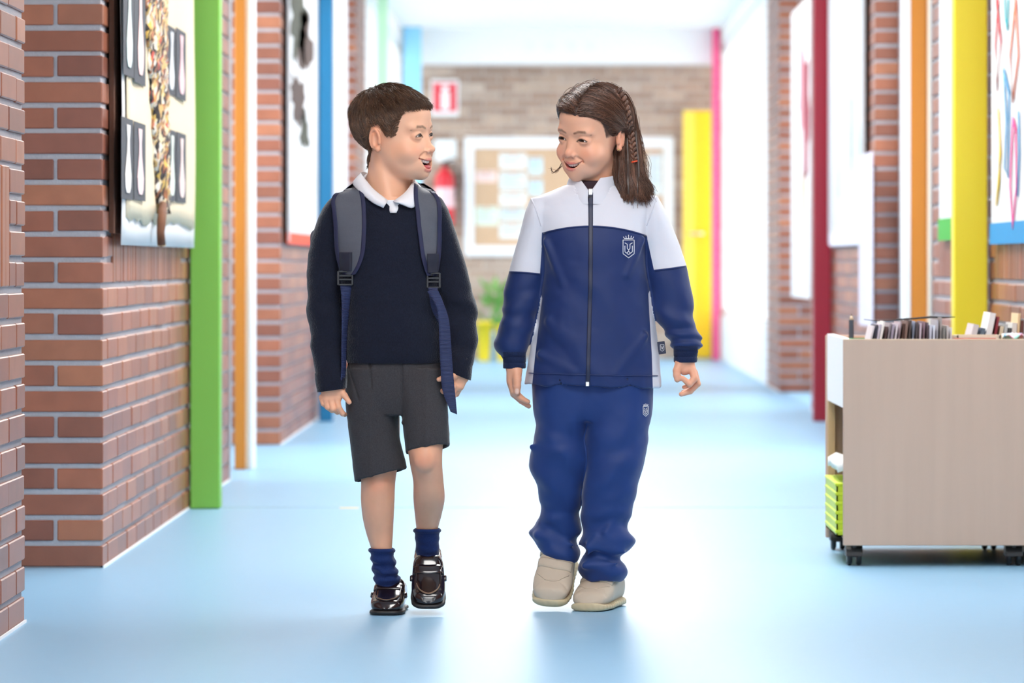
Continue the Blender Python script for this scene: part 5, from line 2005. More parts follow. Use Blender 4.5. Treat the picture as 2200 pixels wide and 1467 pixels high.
def tubes_obj(name, geos, material, parent):
    v, f = [], []
    for a, b in geos:
        n = len(v); v += list(a); f += [tuple(i + n for i in q) for q in b]
    return mesh_obj(name, v, f, material, parent, True)


yk = [(x, 485 + (x - 1268) ** 2 * 0.0014 + 2) for x in np.linspace(1168, 1386, 13)]
tubes_obj('yoke_piping', [tube_on(jk, yk, 2.0, 0.3, None, None, '')], M_NAVYC, jacket)
for pts in ([(1096, 584), (1130, 586), (1160, 589)], [(1406, 581), (1440, 577), (1473, 572)]):
    tubes_obj('sleeve_piping', [tube_on(jk, pts, 2.0, 0.3, None, None, '')], M_NAVYC, jacket)
for pts in ([(1141, 426), (1152, 452), (1163, 486)], [(1411, 424), (1402, 450), (1388, 485)]):
    tubes_obj('armhole_seam', [tube_on(jk, pts, 1.6, 0.2, None, None, '')], M_WHITEC, jacket)
hem = [(x, 803 + 0.022 * (x - 1270)) for x in np.linspace(1136, 1412, 13)]
tubes_obj('hem_seam', [tube_on(jk, hem, 1.1, 1.0, None, None, '', n=90)], M_NAVYC, jacket)


def crest(fn, cx, cy, sc, r, parent, sx=1.0):
    def T(pts):
        return [(cx + sx * x * sc, cy + y * sc) for x, y in pts]
    G = []
    for line in ([(-12, -16), (12, -16), (12, 13), (0, 22), (-12, 13), (-12, -16)],
                 [(-8, -10), (-3, -7), (-3, 2), (0, 5), (3, 2), (3, -7), (8, -10)],
                 [(-8, -4), (-8, 9), (0, 15), (8, 9), (8, -4)],
                 [(-3.5, 11), (0, 8), (3.5, 11)], [(0, 5), (0, 8)],
                 [(-9, -19), (9, -19)], [(0, -20), (0, -27)], [(-5, -20), (-6, -25)], [(5, -20), (6, -25)], [(-9, -19), (-11, -23)], [(9, -19), (11, -23)]):
        P2 = T(line)
        for i in range(len(P2) - 1):
            G.append(tube_on(fn, [P2[i], P2[i + 1]], r, 0.6, None, None, '', n=4, sides=5))
    o = tubes_obj('crest', G, M_THREAD, parent)
    o['label'] = 'white embroidered shield crest with a crown'
    return o


crest(jk, 1349, 532, 1.0, 0.85, jacket)
# side label flag
b = empty('side_label', (gx_(1421) * GS, -20 * GS, gz_(746) * GS)); b.parent = jacket
bm = bmesh.new(); box_bm(bm, (-8, -1, -14), (8, 1, 13), 0.6, Matrix.Rotation(math.radians(-8), 4, 'Y'))
for q in bm.verts: q.co *= GS
bm_obj('flag', bm, M_ZIP, b)
tv_ = []
for line in ([(-4, 6), (4, 6), (4, -5), (0, -8), (-4, -5), (-4, 6)], [(-2, 3), (-1, -2), (0, -4), (1, -2), (2, 3)]):
    tv_.append(tube_geo([Vector((x + 1, -1.6, z)) * GS for x, z in line], 0.55 * GS, 5))
tubes_obj('flag_crest', tv_, M_THREAD, b)
# ribbed cuffs: three gathered rolls each
for lf_, z0, z1 in ((J_L, 791, 754), (J_R, 778, 742)):
    roll = []
    for k in range(3):
        a = z0 + (z1 - z0) * k / 3; c = z0 + (z1 - z0) * (k + 1) / 3
        roll.append(band(lf_, gz_(a), gz_(c), 3.2 - (lf_ is None), 84, 6, 0.9))
    v, f = merge(roll)
    ca = np.stack([np.clip(v[:, 0], gx_(1081) if lf_ is J_L else gx_(1447), gx_(1130) if lf_ is J_L else gx_(1498)), v[:, 1], v[:, 2]], 1)
    np_obj('cuff', ca * GS, f, M_RIB, jacket)

# --- trousers
T_L = Loft(rows_from([(805, 1146, 1268, 0, 78), (880, 1147, 1266, 2, 72), (930, 1150, 1266, 4, 68), (950, 1143, 1265, 4, 66), (965, 1137, 1266, 2, 66), (1000, 1139, 1266, 4, 64), (1030, 1147, 1260, 10, 60), (1070, 1157, 1252, 20, 56), (1108, 1163, 1247, 34, 52), (1126, 1149, 1246, 40, 52), (1142, 1138, 1246, 42, 54), (1165, 1152, 1244, 42, 54), (1190, 1162, 1243, 42, 56), (1210, 1168, 1242, 42, 56)], gx_, gz_), 2.2)
T_R = Loft(rows_from([(805, 1262, 1402, 0, 80), (880, 1258, 1399, -4, 74), (940, 1256, 1391, -10, 70), (1000, 1254, 1381, -14, 66), (1040, 1252, 1373, -14, 62), (1080, 1250, 1362, -10, 58), (1115, 1249, 1352, -4, 56), (1140, 1247, 1354, -2, 56), (1163, 1250, 1361, -2, 56), (1180, 1257, 1356, -2, 52), (1196, 1247, 1338, -2, 50), (1215, 1245, 1344, -2, 52), (1235, 1248, 1344, -2, 52), (1250, 1251, 1338, -2, 48)], gx_, gz_), 2.2)


HIP = Loft(rows_from([(800, 1146, 1402, 0, 76), (860, 1147, 1399, 0, 72), (910, 1150, 1395, 0, 66)], gx_, gz_), 2.3)


def trousers_fn(p, inner=True):
    x, y, z = p[:, 0], p[:, 1], p[:, 2]
    w = 1.8 * vnoise(p, (40, 40, 46)) + 0.8 * vnoise(p + 17, 16)
    l = T_L(p); r = T_R(p)
    lo = sstep(gz_(1070), gz_(1120), z)
    ph = z / 9.5 + 0.03 * x + 1.8 * vnoise(p, (50, 50, 40))
    l = l + 4.6 * np.sin(ph) * lo; r = r + 4.6 * np.sin(ph + 2.0 - 0.03 * x) * lo
    mid = sstep(gz_(900), gz_(950), z) * sstep(gz_(1080), gz_(1040), z)
    l = l + 3.6 * np.sin((z + 0.5 * x) / 13 + 2 * vnoise(p, 60)) * mid
    r = r + 2.8 * np.sin((z - 0.6 * x) / 15 + 2 * vnoise(p, 60)) * mid
    d = smin(l, r, 3)
    d = smin(d, smax(smax(HIP(p), gz_(915) - z, 40), z - gz_(806), 3), 14) + w * 0.8
    for a, b, rad in (((1142, -30, 958), (1205, -62, 968), 7), 
                      ((1155, 0, 1150), (1240, -8, 1172), 8), ((1262, -58, 1170), (1345, -50, 1185), 8), ((1280, -52, 1150), (1262, -56, 1188), 7), ((1255, -52, 1212), (1330, -54, 1206), 7), ((1345, -30, 1075), (1300, -60, 1140), 7)):
        d = smin(d, gfold(p, a, b, rad) + rad * 0.6, 20)
    if inner:
        li = smax(T_L(p, grow=-10, ext=25), z - gz_(1170), 2); ri = smax(T_R(p, grow=-10, ext=25), z - gz_(1215), 2)
        d = smax(d, -np.minimum(li, ri), 3)
    return d


v, f = sdf_mesh(trousers_fn, (gx_(1125), -120, gz_(1262)), (gx_(1415), 115, gz_(800)), 2.8)
trousers = np_obj('trousers', v * GS, f, M_PANTS, girl)
crest(lambda p: trousers_fn(p, False), 1386, 880, 0.56, 0.6, trousers, 0.85)

# --- sneakers
M_SNK = mat('beige_leather', srgb(192, 178, 158), 0.6, 0.05, 30, 0.1, 300)
M_SNS = mat('cream_rubber_sole', srgb(196, 182, 148), 0.55)
SN_UP = YLoft([(-104, 0, 8, 26, 20), (-94, 0, 8, 37, 31), (-76, 0, 8, 45, 39), (-50, 0, 8, 56, 42), (-22, 0, 8, 70, 40), (10, 0, 8, 84, 38), (40, 0, 8, 86, 36), (70, 0, 8, 84, 34), (88, 0, 8, 72, 28), (96, 0, 8, 60, 18)], 2.5)
SN_SOLE = YLoft([(-107, 0, 0, 20, 21), (-98, 0, 0, 18, 33), (-76, 0, 0, 16, 41), (-45, 0, 0, 15, 43), (0, 0, 0, 16, 38.5), (45, 0, 0, 18, 37), (80, 0, 0, 20, 34), (98, 0, 0, 22, 19)], 3.4)


def snk_up(p):
    d = SN_UP(p, k=16)
    d = d - 1.6 * np.exp(-((p[:, 1] + 66 + 0.012 * p[:, 0] ** 2) / 4.0) ** 2) * (p[:, 2] > 30) * -1
    return smax(d, -ell(p, (0, 42, 96), (27, 46, 46)), 3)


def snk_sole(p):
    d = SN_SOLE(p, k=8)
    return d + 0.45 * np.sin(p[:, 0] / 2.4 + p[:, 1] / 2.6) * (p[:, 2] > 5) * (p[:, 2] < 15)


def sneaker(parent, yaw, pitch, roll, t):
    v, f = sdf_mesh(snk_up, (-50, -118, 0), (50, 108, 100), 2.3)
    sh = np_obj('sneaker', xform(v, yaw, pitch, roll, t) * GS, f, M_SNK, parent)
    sh['label'] = 'beige sneaker with two straps'
    v, f = sdf_mesh(snk_sole, (-52, -120, -4), (52, 112, 28), 2.3)
    np_obj('sole', xform(v, yaw, pitch, roll, t) * GS, f, M_SNS, sh)
    for yc in (-32, 0):
        xs = np.linspace(-37, 37, 21); ys = np.linspace(yc - 10, yc + 10, 6)
        fr = np.zeros((len(xs), len(ys), 3), f32)
        for j, y in enumerate(ys):
            yy = y + 0.006 * xs * xs - 0.12 * xs
            z = top_of(snk_up, xs.astype(f32), yy.astype(f32), 3.8 - 1.2 * (j in (0, 5)))
            fr[:, j] = np.stack([xs, yy, np.maximum(z, 22)], 1)
        bk = fr.copy(); bk[..., 2] -= 5
        sv, sf = grid_solid(fr[:, ::-1], bk[:, ::-1])
        np_obj('strap', xform(sv, yaw, pitch, roll, t) * GS, sf, M_SNK, sh)
    seam = [(x, -72 + 0.02 * x * x) for x in np.linspace(-34, 34, 21)]
    sa = np.array(seam)
    z = top_of(snk_up, sa[:, 0].astype(f32), sa[:, 1].astype(f32), 0.4)
    tv, tf = tube_geo([Vector(q) for q in xform(np.stack([sa[:, 0], sa[:, 1], z], 1), yaw, pitch, roll, t) * GS], 1.2 * GS, 5)
    mesh_obj('toe_seam', tv, tf, M_SNK, sh, True)
    return sh


sneaker(girl, -10, 24, 4, (gx_(1196), 34, 49))
sneaker(girl, -17, 0, 0, (gx_(1290), 4, 0.3))

# ------------------------------------------------------------------ book trolley on the right
CY0, CY1 = 10.61, 11.29
CX0, CX1 = (1812 - VX) * CY0 / F, (2262 - VX) * CY0 / F
M_BEECH = mat('beech_laminate', srgb(196, 166, 145), 0.5, 0.07, 3.0, 0.03, 40, stretch=(14, 14, 0.7))
M_BEECHE = mat('beech_edge', srgb(226, 200, 168), 0.5)
M_BEECHI = mat('tan_laminate', srgb(206, 168, 120), 0.5)
M_CASTER = mat('black_caster_plastic', srgb(26, 26, 28), 0.45)
cart = empty('book_trolley', ((CX0 + CX1) / 2, (CY0 + CY1) / 2, 0), 'low beech book trolley on black castors beside the yellow column', 'trolley')
hw, hd = (CX1 - CX0) / 2, (CY1 - CY0) / 2
ZB, ZT = HZ(1172, CY0), HZ(730, CY0)
box('front_panel', (-hw, -hd, ZB), (hw, -hd + 0.018, ZT), M_BEECH, cart, bevel=0.0015)
box('front_edge', (-hw, -hd + 0.0005, ZT), (hw, -hd + 0.0175, ZT + 0.002), M_BEECHE, cart)
box('back_panel', (-hw, hd - 0.018, 0.03), (hw, hd, ZT), M_BEECH, cart, bevel=0.0015)  # lower part carried nearly to the floor to block light under the trolley
box('base_board', (-hw + 0.02, -hd + 0.018, ZB), (hw - 0.02, hd, ZB + 0.018), M_BEECHI, cart)
box('shelf', (-hw + 0.02, -hd + 0.018, 0.43), (hw - 0.02, hd - 0.018, 0.446), M_BEECHI, cart)
for sx in (-1, 1):
    a, b = sorted((sx * (hw - 0.004), sx * (hw - 0.022)))
    pts = [(a, -hd + 0.018, 0.40), (a, hd - 0.018, 0.40), (a, hd - 0.018, ZT + 0.004), (a, -hd + 0.018, ZT + 0.002)]
    extrude_poly('side_board', pts, (1, 0, 0), b - a, M_WHITE if sx < 0 else M_BEECH, cart)
    if sx > 0:
        box('side_panel', (b - 0.014, -hd + 0.02, 0.004), (b - 0.002, hd - 0.02, 0.40), M_BEECHI, cart)
    box('corner_post', (a, hd - 0.06, ZB), (b, hd - 0.018, 0.40), M_BEECHI, cart)
box('divider', (0.022, -hd + 0.018, 0.446), (0.026, hd - 0.018, ZT - 0.01), M_BEECHI, cart)
for sx in (-1, 1):
    for sy in (-1, 1):
        c = empty('castor', (sx * (hw - (0.03 if sx < 0 else 0.095)), sy * (hd - 0.05), 0)); c.parent = cart
        R = Matrix.Rotation(math.pi / 2, 3, 'Y')
        for k in (-1, 1):
            v, f = lathe_geo([(0.006, -0.006), (0.022, -0.006), (0.025, -0.002), (0.025, 0.004), (0.021, 0.007), (0.006, 0.007)], 20)
            mesh_obj('wheel', [R @ p + Vector((k * 0.012, 0, 0.0252)) for p in v], f, M_CASTER, c, True)
        box('fork', (-0.006, -0.02, 0.022), (0.006, 0.016, ZB), M_CASTER, c, bevel=0.002)
        hood = [(0.029 * math.cos(t), 0.0252 + 0.029 * math.sin(t)) for t in [k * math.pi / 10 for k in range(11)]]
        hv_ = [Vector((x, y, min(z, ZB - 0.001))) for x in (-0.021, 0.021) for y, z in hood]
        mesh_obj('hood', hv_, [tuple(range(11))[::-1], tuple(range(11, 22))] + [(i, (i + 1) % 11, 11 + (i + 1) % 11, 11 + i) for i in range(11)], M_CASTER, c)

# thin books standing in the trolley, tops showing over the rim
BOOKC = [(206, 200, 206), (60, 58, 74), (196, 190, 206), (226, 220, 216), (92, 62, 62), (168, 156, 160), (150, 140, 158), (206, 196, 204), (196, 178, 186), (88, 58, 48), (120, 92, 82), (80, 62, 58), (176, 184, 208), (92, 78, 80), (176, 158, 168), (140, 112, 122), (104, 84, 92), (196, 198, 212), (206, 210, 222), (186, 182, 188), (160, 150, 146), (120, 116, 112), (196, 190, 188), (212, 208, 214)]
tops = [700, 698, 697, 690, 702, 694, 697, 695, 692, 696, 690, 688, 690, 692, 694, 691, 693, 699, 699, 688, 682, 704, 700, 704]
NB = len(BOOKC)
DESC = ['pale grey', 'dark slate', 'pale lilac', 'off white', 'deep maroon', 'dusty grey', 'mauve grey', 'light pink grey', 'pink', 'dark brown', 'warm brown', 'umber', 'light steel blue', 'plum grey', 'rosy grey', 'dull violet', 'dark plum', 'silvery blue', 'silver', 'ash grey', 'taupe', 'olive grey', 'stone grey', 'milky']
M_PAGE = mat('book_pages', srgb(232, 228, 220), 0.8)
for i in range(NB):
    px = 1872 + i * (2036 - 1872) / (NB - 1)
    Y = 10.76 + 0.02 * math.sin(i * 1.7)
    X = (px - VX) * Y / F
    zt = HZ(tops[i], Y)
    tilt = math.radians(max(2.0, 13 - i * 0.7)) if i < 20 else math.radians(1.0)
    h = zt - 0.446
    b = empty('book', (X - math.tan(tilt) * h, Y, 0.4475), 'thin %s book, %s of the row in the trolley' % (DESC[i], 'leftmost' if i == 0 else 'rightmost' if i == NB - 1 else 'number %d from the left' % (i + 1)), 'book', 'thin books in the left bin of the trolley')
    b.rotation_euler = (0, tilt, 0)
    t = 0.0023; hh = h / math.cos(tilt)
    m = mat('book_cover_%d' % i, srgb(*BOOKC[i]), 0.5)
    box('cover', (-t, -0.09, 0), (-t + 0.0011, 0.09, hh), m, b)
    box('cover', (t - 0.0011, -0.09, 0), (t, 0.09, hh), m, b)
    box('spine', (-t, -0.0912, 0), (t, -0.09, hh), m, b)
    box('pages', (-t + 0.0012, -0.089, 0.002), (t - 0.0012, 0.088, hh - 0.003), M_PAGE, b)
# untidy books and papers in the right bin
right = [(2094, 688, 0.014, 14, (206, 200, 204), 'light grey'), (2108, 698, 0.010, 20, (92, 108, 128), 'slate blue'), (2129, 662, 0.015, 17, (232, 232, 234), 'tall white'), (2139, 676, 0.006, 24, (140, 36, 52), 'dark red'), (2147, 694, 0.009, 12, (222, 208, 178), 'cream'), (2156, 690, 0.008, 10, (196, 204, 206), 'pale grey green'), (2164, 698, 0.008, 14, (72, 74, 78), 'charcoal'), (2174, 684, 0.012, 4, (228, 226, 222), 'ivory'), (2183, 668, 0.006, 2, (232, 204, 160), 'buff'), (2189, 682, 0.008, 1, (104, 60, 52), 'rust brown'), (2195, 680, 0.006, 0, (176, 178, 186), 'grey')]
for k, (px, py, t, tl, c, dn) in enumerate(right):
    Y = 10.93
    tilt = math.radians(14 - 1.3 * k)
    h = HZ(py, Y) - 0.4465
    X = (px - VX) * Y / F
    b = empty('book', (X - math.tan(tilt) * h, Y, 0.447 + t * math.sin(tilt)), 'leaning %s book in the right bin of the trolley' % dn, 'book', 'books in the right bin of the trolley')
    b.rotation_euler = (0, tilt, 0)
    hh = h / math.cos(tilt) - t
    m = mat('leaning_book_%d' % k, srgb(*c), 0.55)
    t2 = t / 2
    box('cover', (-t2, -0.08, 0), (-t2 + 0.0015, 0.08, hh), m, b)
    box('cover', (t2 - 0.0015, -0.08, 0), (t2, 0.08, hh), m, b)
    box('spine', (-t2, -0.0815, 0), (t2, -0.08, hh), m, b)
    box('pages', (-t2 + 0.0016, -0.079, 0.002), (t2 - 0.0016, 0.078, hh - 0.003), M_PAGE, b)
# cream tray lip and crumpled pastel papers in front of them
Y = 10.68
a, b_ = (2056 - VX) * Y / F, (2150 - VX) * Y / F
tr = empty('paper_tray', ((a + b_) / 2, Y + 0.05, 0.4465), 'cream tray rim in the right bin of the trolley', 'tray')
w2 = (b_ - a) / 2
zt = HZ(720, Y) - 0.4465
for lo, hi in (((-w2, -0.05, 0), (w2, -0.046, zt)), ((-w2, 0.046, 0), (w2, 0.05, zt)), ((-w2, -0.05, 0), (-w2 + 0.004, 0.05, zt)), ((w2 - 0.004, -0.05, 0), (w2, 0.05, zt))):
    box('tray_side', lo, hi, mat('cream_card', srgb(232, 218, 196), 0.6), tr)
box('tray_base', (-w2, -0.05, 0), (w2, 0.05, 0.003), MATS['cream_card'], tr)
# patterned pastel booklet lying at the right end
Y = 10.68
rsn = np.random.RandomState(2)
cx = (2176 - VX) * Y / F
g = np.zeros((9, 9, 3))
for i in range(9):
    for j in range(9):
        g[i, j] = (cx + (j - 4) * 0.0062, Y - 0.03 + i * 0.008, HZ(722, Y) + 0.006 * math.sin(j * 1.1 + i) + 0.004 * rsn.rand())
mc = bpy.data.materials.new('pastel_print'); mc.use_nodes = True
_nt = mc.node_tree; _v = _nt.nodes.new('ShaderNodeTexVoronoi'); _v.inputs['Scale'].default_value = 70
_tc = _nt.nodes.new('ShaderNodeTexCoord'); _nt.links.new(_tc.outputs['Object'], _v.inputs['Vector'])
_r = _nt.nodes.new('ShaderNodeValToRGB'); _r.color_ramp.interpolation = 'CONSTANT'
_r.color_ramp.elements[0].color = srgb(232, 236, 240); _r.color_ramp.elements[1].color = srgb(150, 210, 196); _r.color_ramp.elements[1].position = 0.55
for pos, c in ((0.3, (120, 180, 226)), (0.42, (240, 226, 232)), (0.75, (226, 170, 196))):
    e = _r.color_ramp.elements.new(pos); e.color = srgb(*c)
_nt.links.new(_v.outputs['Color'], _r.inputs[0]); _nt.links.new(_r.outputs[0], _nt.nodes['Principled BSDF'].inputs['Base Color'])
o_ = g[4, 4].copy()
bk = g.copy(); bk[..., 2] -= 0.004
v, f = grid_solid(g - o_, bk - o_)
cb = np_obj('crumpled_paper', v, f, mc); cb.location = Vector(o_)
tag(cb, 'crumpled pastel patterned paper at the right end of the trolley', 'paper')
# green and red file rims
for px0, px1, c, lab, Yq in ((1824, 1858, (80, 150, 96), 'thin green folder edge inside the left bin of the trolley', 10.64), (2050, 2140, (206, 110, 96), 'thin red folder edge inside the right bin of the trolley', 10.632)):
    x0, x1 = (px0 - VX) * Yq / F, (px1 - VX) * Yq / F
    tag(box('folder', (x0, Yq, 0.4465), (x1, Yq + 0.004, HZ(726, Yq)), mat('folder_%d' % px0, srgb(*c), 0.5)), lab, 'folder')
# dark pencil standing by the left rim
Y = 10.98
pc = empty('pencil', ((1829 - VX) * Y / F, Y, 0.446), 'dark pencil standing upright at the left rim of the trolley', 'pencil')
hp = HZ(687, Y) - 0.446
R6 = [(0.0065 * math.cos(a), 0.0065 * math.sin(a)) for a in [k * math.pi / 3 for k in range(6)]]
mesh_obj('shaft', [(x, y, 0) for x, y in R6] + [(x, y, hp) for x, y in R6], [(0, 1, 2, 3, 4, 5)[::-1], (6, 7, 8, 9, 10, 11)] + [(i, (i + 1) % 6, 6 + (i + 1) % 6, 6 + i) for i in range(6)], mat('dark_slate_paint', srgb(60, 66, 78), 0.4), pc)
v, f = lathe_geo([(0.0062, hp), (0.002, hp + 0.011)], 10)
mesh_obj('sharpened_tip', v, f, mat('bare_wood', srgb(214, 190, 160), 0.7), pc, True)
v, f = lathe_geo([(0.002, hp + 0.011), (0.0004, hp + 0.016)], 8)
mesh_obj('lead', v, f, M_CASTER, pc, True)
# slack black cord strung over the books
Y = 10.75
cp = [P(px, py, Y) for px, py in ((1856, 686), (1880, 689), (1910, 689), (1934, 686), (1965, 684), (2000, 681), (2030, 682), (2052, 681))]
c0 = cp[0].copy()
rr = [0.0008, 0.0012, 0.0012, 0.0022, 0.0024, 0.0028, 0.0022, 0.001]
co = tube('cord', [p - c0 for p in cp], rr, mat('black_cord', srgb(28, 28, 30), 0.5), None, 6); co.location = c0
tag(co, 'thin black cord lying across the tops of the thin books', 'cord')

# lime crate with white lining hanging at the left foot of the trolley
M_LIME = mat('lime_plastic', srgb(206, 226, 40), 0.4)
x1 = CX0 + 0.03; x0 = (1793 - VX) * 10.75 / F
cr = empty('lime_crate', ((x0 + x1) / 2 + 0.06, 10.88, ZB + 0.0185), 'lime green ribbed crate on the lower board of the trolley', 'crate')
hx = 0.06 + (x1 - x0) / 2
ht = HZ(1036, 10.8) - ZB - 0.0185
bm = bmesh.new()
box_bm(bm, (-hx, -0.2, 0), (hx, 0.2, 0.004))
for lo, hi in (((-hx, -0.2, 0), (-hx + 0.004, 0.2, ht)), ((hx - 0.004, -0.2, 0), (hx, 0.2, ht)), ((-hx, -0.2, 0), (hx, -0.196, ht)), ((-hx, 0.196, 0), (hx, 0.2, ht))):
    box_bm(bm, lo, hi)
bm_obj('crate_body', bm, M_LIME, cr)
for k in range(6):
    z = 0.008 + k * (ht - 0.012) / 5
    box('rib', (-hx - 0.003, -0.203, z), (hx + 0.003, 0.203, z + 0.009), M_LIME, cr, bevel=0.002)
lg = np.zeros((8, 10, 3)); 
for i in range(8):
    for j in range(10):
        lg[i, j] = (-hx + 0.004 + i * (2 * hx - 0.008) / 7, -0.19 + j * 0.042, ht + 0.042 + 0.016 * math.sin(i * 0.8 + 0.5) + 0.01 * rsn.rand())
lb = lg.copy(); lb[..., 2] -= 0.02
v, f = grid_solid(lg, lb)
wp = np_obj('white_cloth', v, f, mat('white_cotton', srgb(240, 240, 236), 0.8)); wp.location = cr.location
tag(wp, 'crumpled white cloth on top of the lime green crate', 'cloth')

# ------------------------------------------------------------------ child art board on the left wall
def wall_pt(px, py, X):
    Y = WY(px, X)
    return Vector((X, Y, HZ(py, Y)))


M_BEIGE = mat('beige_sugar_paper', srgb(226, 210, 180), 0.85, 0.05, 30)
M_PAPER = mat('white_cartridge_paper', srgb(226, 226, 226), 0.8)
M_CHAR = mat('charcoal_paper', srgb(72, 74, 80), 0.85, 0.1, 60)
M_CORK = mat('brown_board_edge', srgb(96, 62, 46), 0.8, 0.2, 80)
XB = XL + 0.012
y0, y1 = WY(243, XB), WY(405, XB)
zb = 0.845
art = empty('art_board', (XL, (y0 + y1) / 2, zb), 'collage board with beige paper, dark panels and a paper tree', 'art board')
off = art.location
def aw(y, z, x): return Vector((x - off.x, y - off.y, z - off.z))
box('board', (0.002, y0 - off.y, 0.0), (0.014, y1 - off.y, 0.95), M_CORK, art)
# wavy sheets
def sheet(name, ya, yb, za, zc, x, wave, m, n=16, k=10, rag=0.0):
    g = np.zeros((k, n, 3))
    for i in range(k):
        for j in range(n):
            yy = ya + (yb - ya) * j / (n - 1); zz = za + (zc - za) * i / (k - 1)
            r_ = rag * (rsn.rand() - 0.5) if i in (0,) else 0
            g[i, j] = (x + wave * math.sin(j * 0.9 + i * 0.35) + wave * 0.5 * math.sin(j * 2.1), yy, zz + r_)
    b = g.copy(); b[..., 0] -= 0.0015
    return g, b
g, b = sheet('s', y0 + 0.03, y1 - 0.01, zb - 0.03, zb + 0.94, XL + 0.030, 0.003, None, 22, 18)
o_ = np.array(off)
v, f = grid_solid((g - o_)[:, ::-1], (b - o_)[:, ::-1]); np_obj('backing_sheet', v, f, M_PAPER, art)
g, b = sheet('s', y0 + 0.10, y1 - 0.05, zb + 0.035, zb + 0.94, XL + 0.0355, 0.0025, None, 22, 18, 0.02)
v, f = grid_solid((g - o_)[:, ::-1], (b - o_)[:, ::-1]); np_obj('beige_sheet', v, f, M_BEIGE, art)
# dark panels with pale cut-out vases
VC = [(214, 226, 220), (236, 200, 196), (226, 228, 230), (236, 196, 200), (232, 226, 222), (238, 206, 208), (224, 232, 220), (240, 214, 210)]
pan = [(264, 287, 0, 164), (288, 312, 12, 181), (357, 376, 57, 204), (378, 399, 65, 214), (260, 285, 254, 428), (287, 312, 264, 431), (358, 377, 279, 432), (379, 399, 286, 436)]
for k, (pa, pb, ta, tb) in enumerate(pan):
    ya, yb = WY(pa, XL + 0.04), WY(pb, XL + 0.04)
    ym = (ya + yb) / 2
    za, zc = HZ(tb, ym), HZ(ta, ym) + (0.10 if ta < 15 else 0)
    p_ = empty('dark_panel', aw(ym, za, XL + 0.040)); p_.parent = art
    w_ = (yb - ya) / 2; h_ = zc - za
    box('panel_sheet', (0, -w_, 0), (0.0012, w_, h_), M_CHAR, p_)
    prof = [(0.0, 0.34), (0.08, 0.62), (0.25, 0.72), (0.42, 0.5), (0.6, 0.28), (0.78, 0.24), (0.9, 0.36), (1.0, 0.42)]
    sgn = -1 if k % 2 else 1
    pts = [(0.004, -w_ * r * 0.72 + 0.01 * sgn * t, h_ * (0.08 + 0.84 * t)) for t, r in prof] + [(0.004, w_ * r * 0.72 + 0.01 * sgn * t, h_ * (0.08 + 0.84 * t)) for t, r in prof[::-1]]
    extrude_poly('cutout_vase', [Vector(q) for q in pts[::-1]], (-1, 0, 0), 0.0015, mat('vase_paper_%d' % k, srgb(*VC[k]), 0.8, 0.12, 9), p_)
# paper tree: lumpy collage trunk ending in a bare branch
mt = bpy.data.materials.new('torn_magazine_collage'); mt.use_nodes = True
_nt = mt.node_tree; _v = _nt.nodes.new('ShaderNodeTexVoronoi'); _v.inputs['Scale'].default_value = 70
_mp = _nt.nodes.new('ShaderNodeMapping'); _mp.inputs['Scale'].default_value = (1, 1.0, 0.55)
_tc = _nt.nodes.new('ShaderNodeTexCoord'); _nt.links.new(_tc.outputs['Object'], _mp.inputs[0]); _nt.links.new(_mp.outputs[0], _v.inputs['Vector'])
_r = _nt.nodes.new('ShaderNodeValToRGB'); _r.color_ramp.interpolation = 'CONSTANT'
_r.color_ramp.elements[0].color = srgb(46, 40, 40); _r.color_ramp.elements[1].color = srgb(226, 206, 168); _r.color_ramp.elements[1].position = 0.8
for pos, c in ((0.32, (206, 168, 110)), (0.42, (222, 214, 200)), (0.52, (168, 110, 78)), (0.6, (80, 70, 68)), (0.7, (214, 176, 90)), (0.76, (190, 84, 70))):
    e = _r.color_ramp.elements.new(pos); e.color = srgb(*c)
_nt.links.new(_v.outputs['Color'], _r.inputs[0]); _nt.links.new(_r.outputs[0], _nt.nodes['Principled BSDF'].inputs['Base Color'])
_nt.nodes['Principled BSDF'].inputs['Roughness'].default_value = 0.75
rows = [(0, 316, 356), (60, 318, 357), (130, 322, 356), (200, 326, 357), (260, 330, 357), (320, 333, 356), (380, 337, 356), (430, 340, 356), (460, 342, 355)]
NZ, NA = 60, 14
g = np.zeros((NZ, NA, 3))
for i in range(NZ):
    t = i / (NZ - 1)
    py = -90 + 550 * t
    pl = np.interp(py, [r[0] for r in rows], [r[1] for r in rows]); pr = np.interp(py, [r[0] for r in rows], [r[2] for r in rows])
    for j in range(NA):
        u = j / (NA - 1)
        px = pl + (pr - pl) * u + 1.2 * math.sin(i * 0.9 + j)
        Y = WY(px, XL + 0.045); Yc = WY((pl + pr) / 2, XL + 0.045)
        bulge = 0.022 * math.sin(math.pi * u) + 0.010 * rsn.rand()
        g[i, j] = (XL + 0.040 + bulge, Y, HZ(py, Yc) + 0.006 * rsn.rand())
bk = g.copy(); bk[..., 0] = XL + 0.038
v, f = grid_solid((g - o_), (bk - o_)); np_obj('paper_tree', v, f, mt, art, smooth=False)
br = [wall_pt(350, 440, XL + 0.055), wall_pt(347, 475, XL + 0.06), wall_pt(345, 500, XL + 0.06), wall_pt(347, 524, XL + 0.06)]
v, f = tube_geo([p - off for p in br], [0.012, 0.013, 0.011, 0.012], 9)
mesh_obj('branch', v, f, mat('brown_branch_paper', srgb(112, 72, 50), 0.8, 0.2, 60), art, True)
v, f = tube_geo([br[3] - off, br[3] - off + Vector((0, 0, -0.006))], [0.012, 0.011], 9)
mesh_obj('branch_end', v, f, mat('pale_cut_wood', srgb(226, 196, 150), 0.8), art)


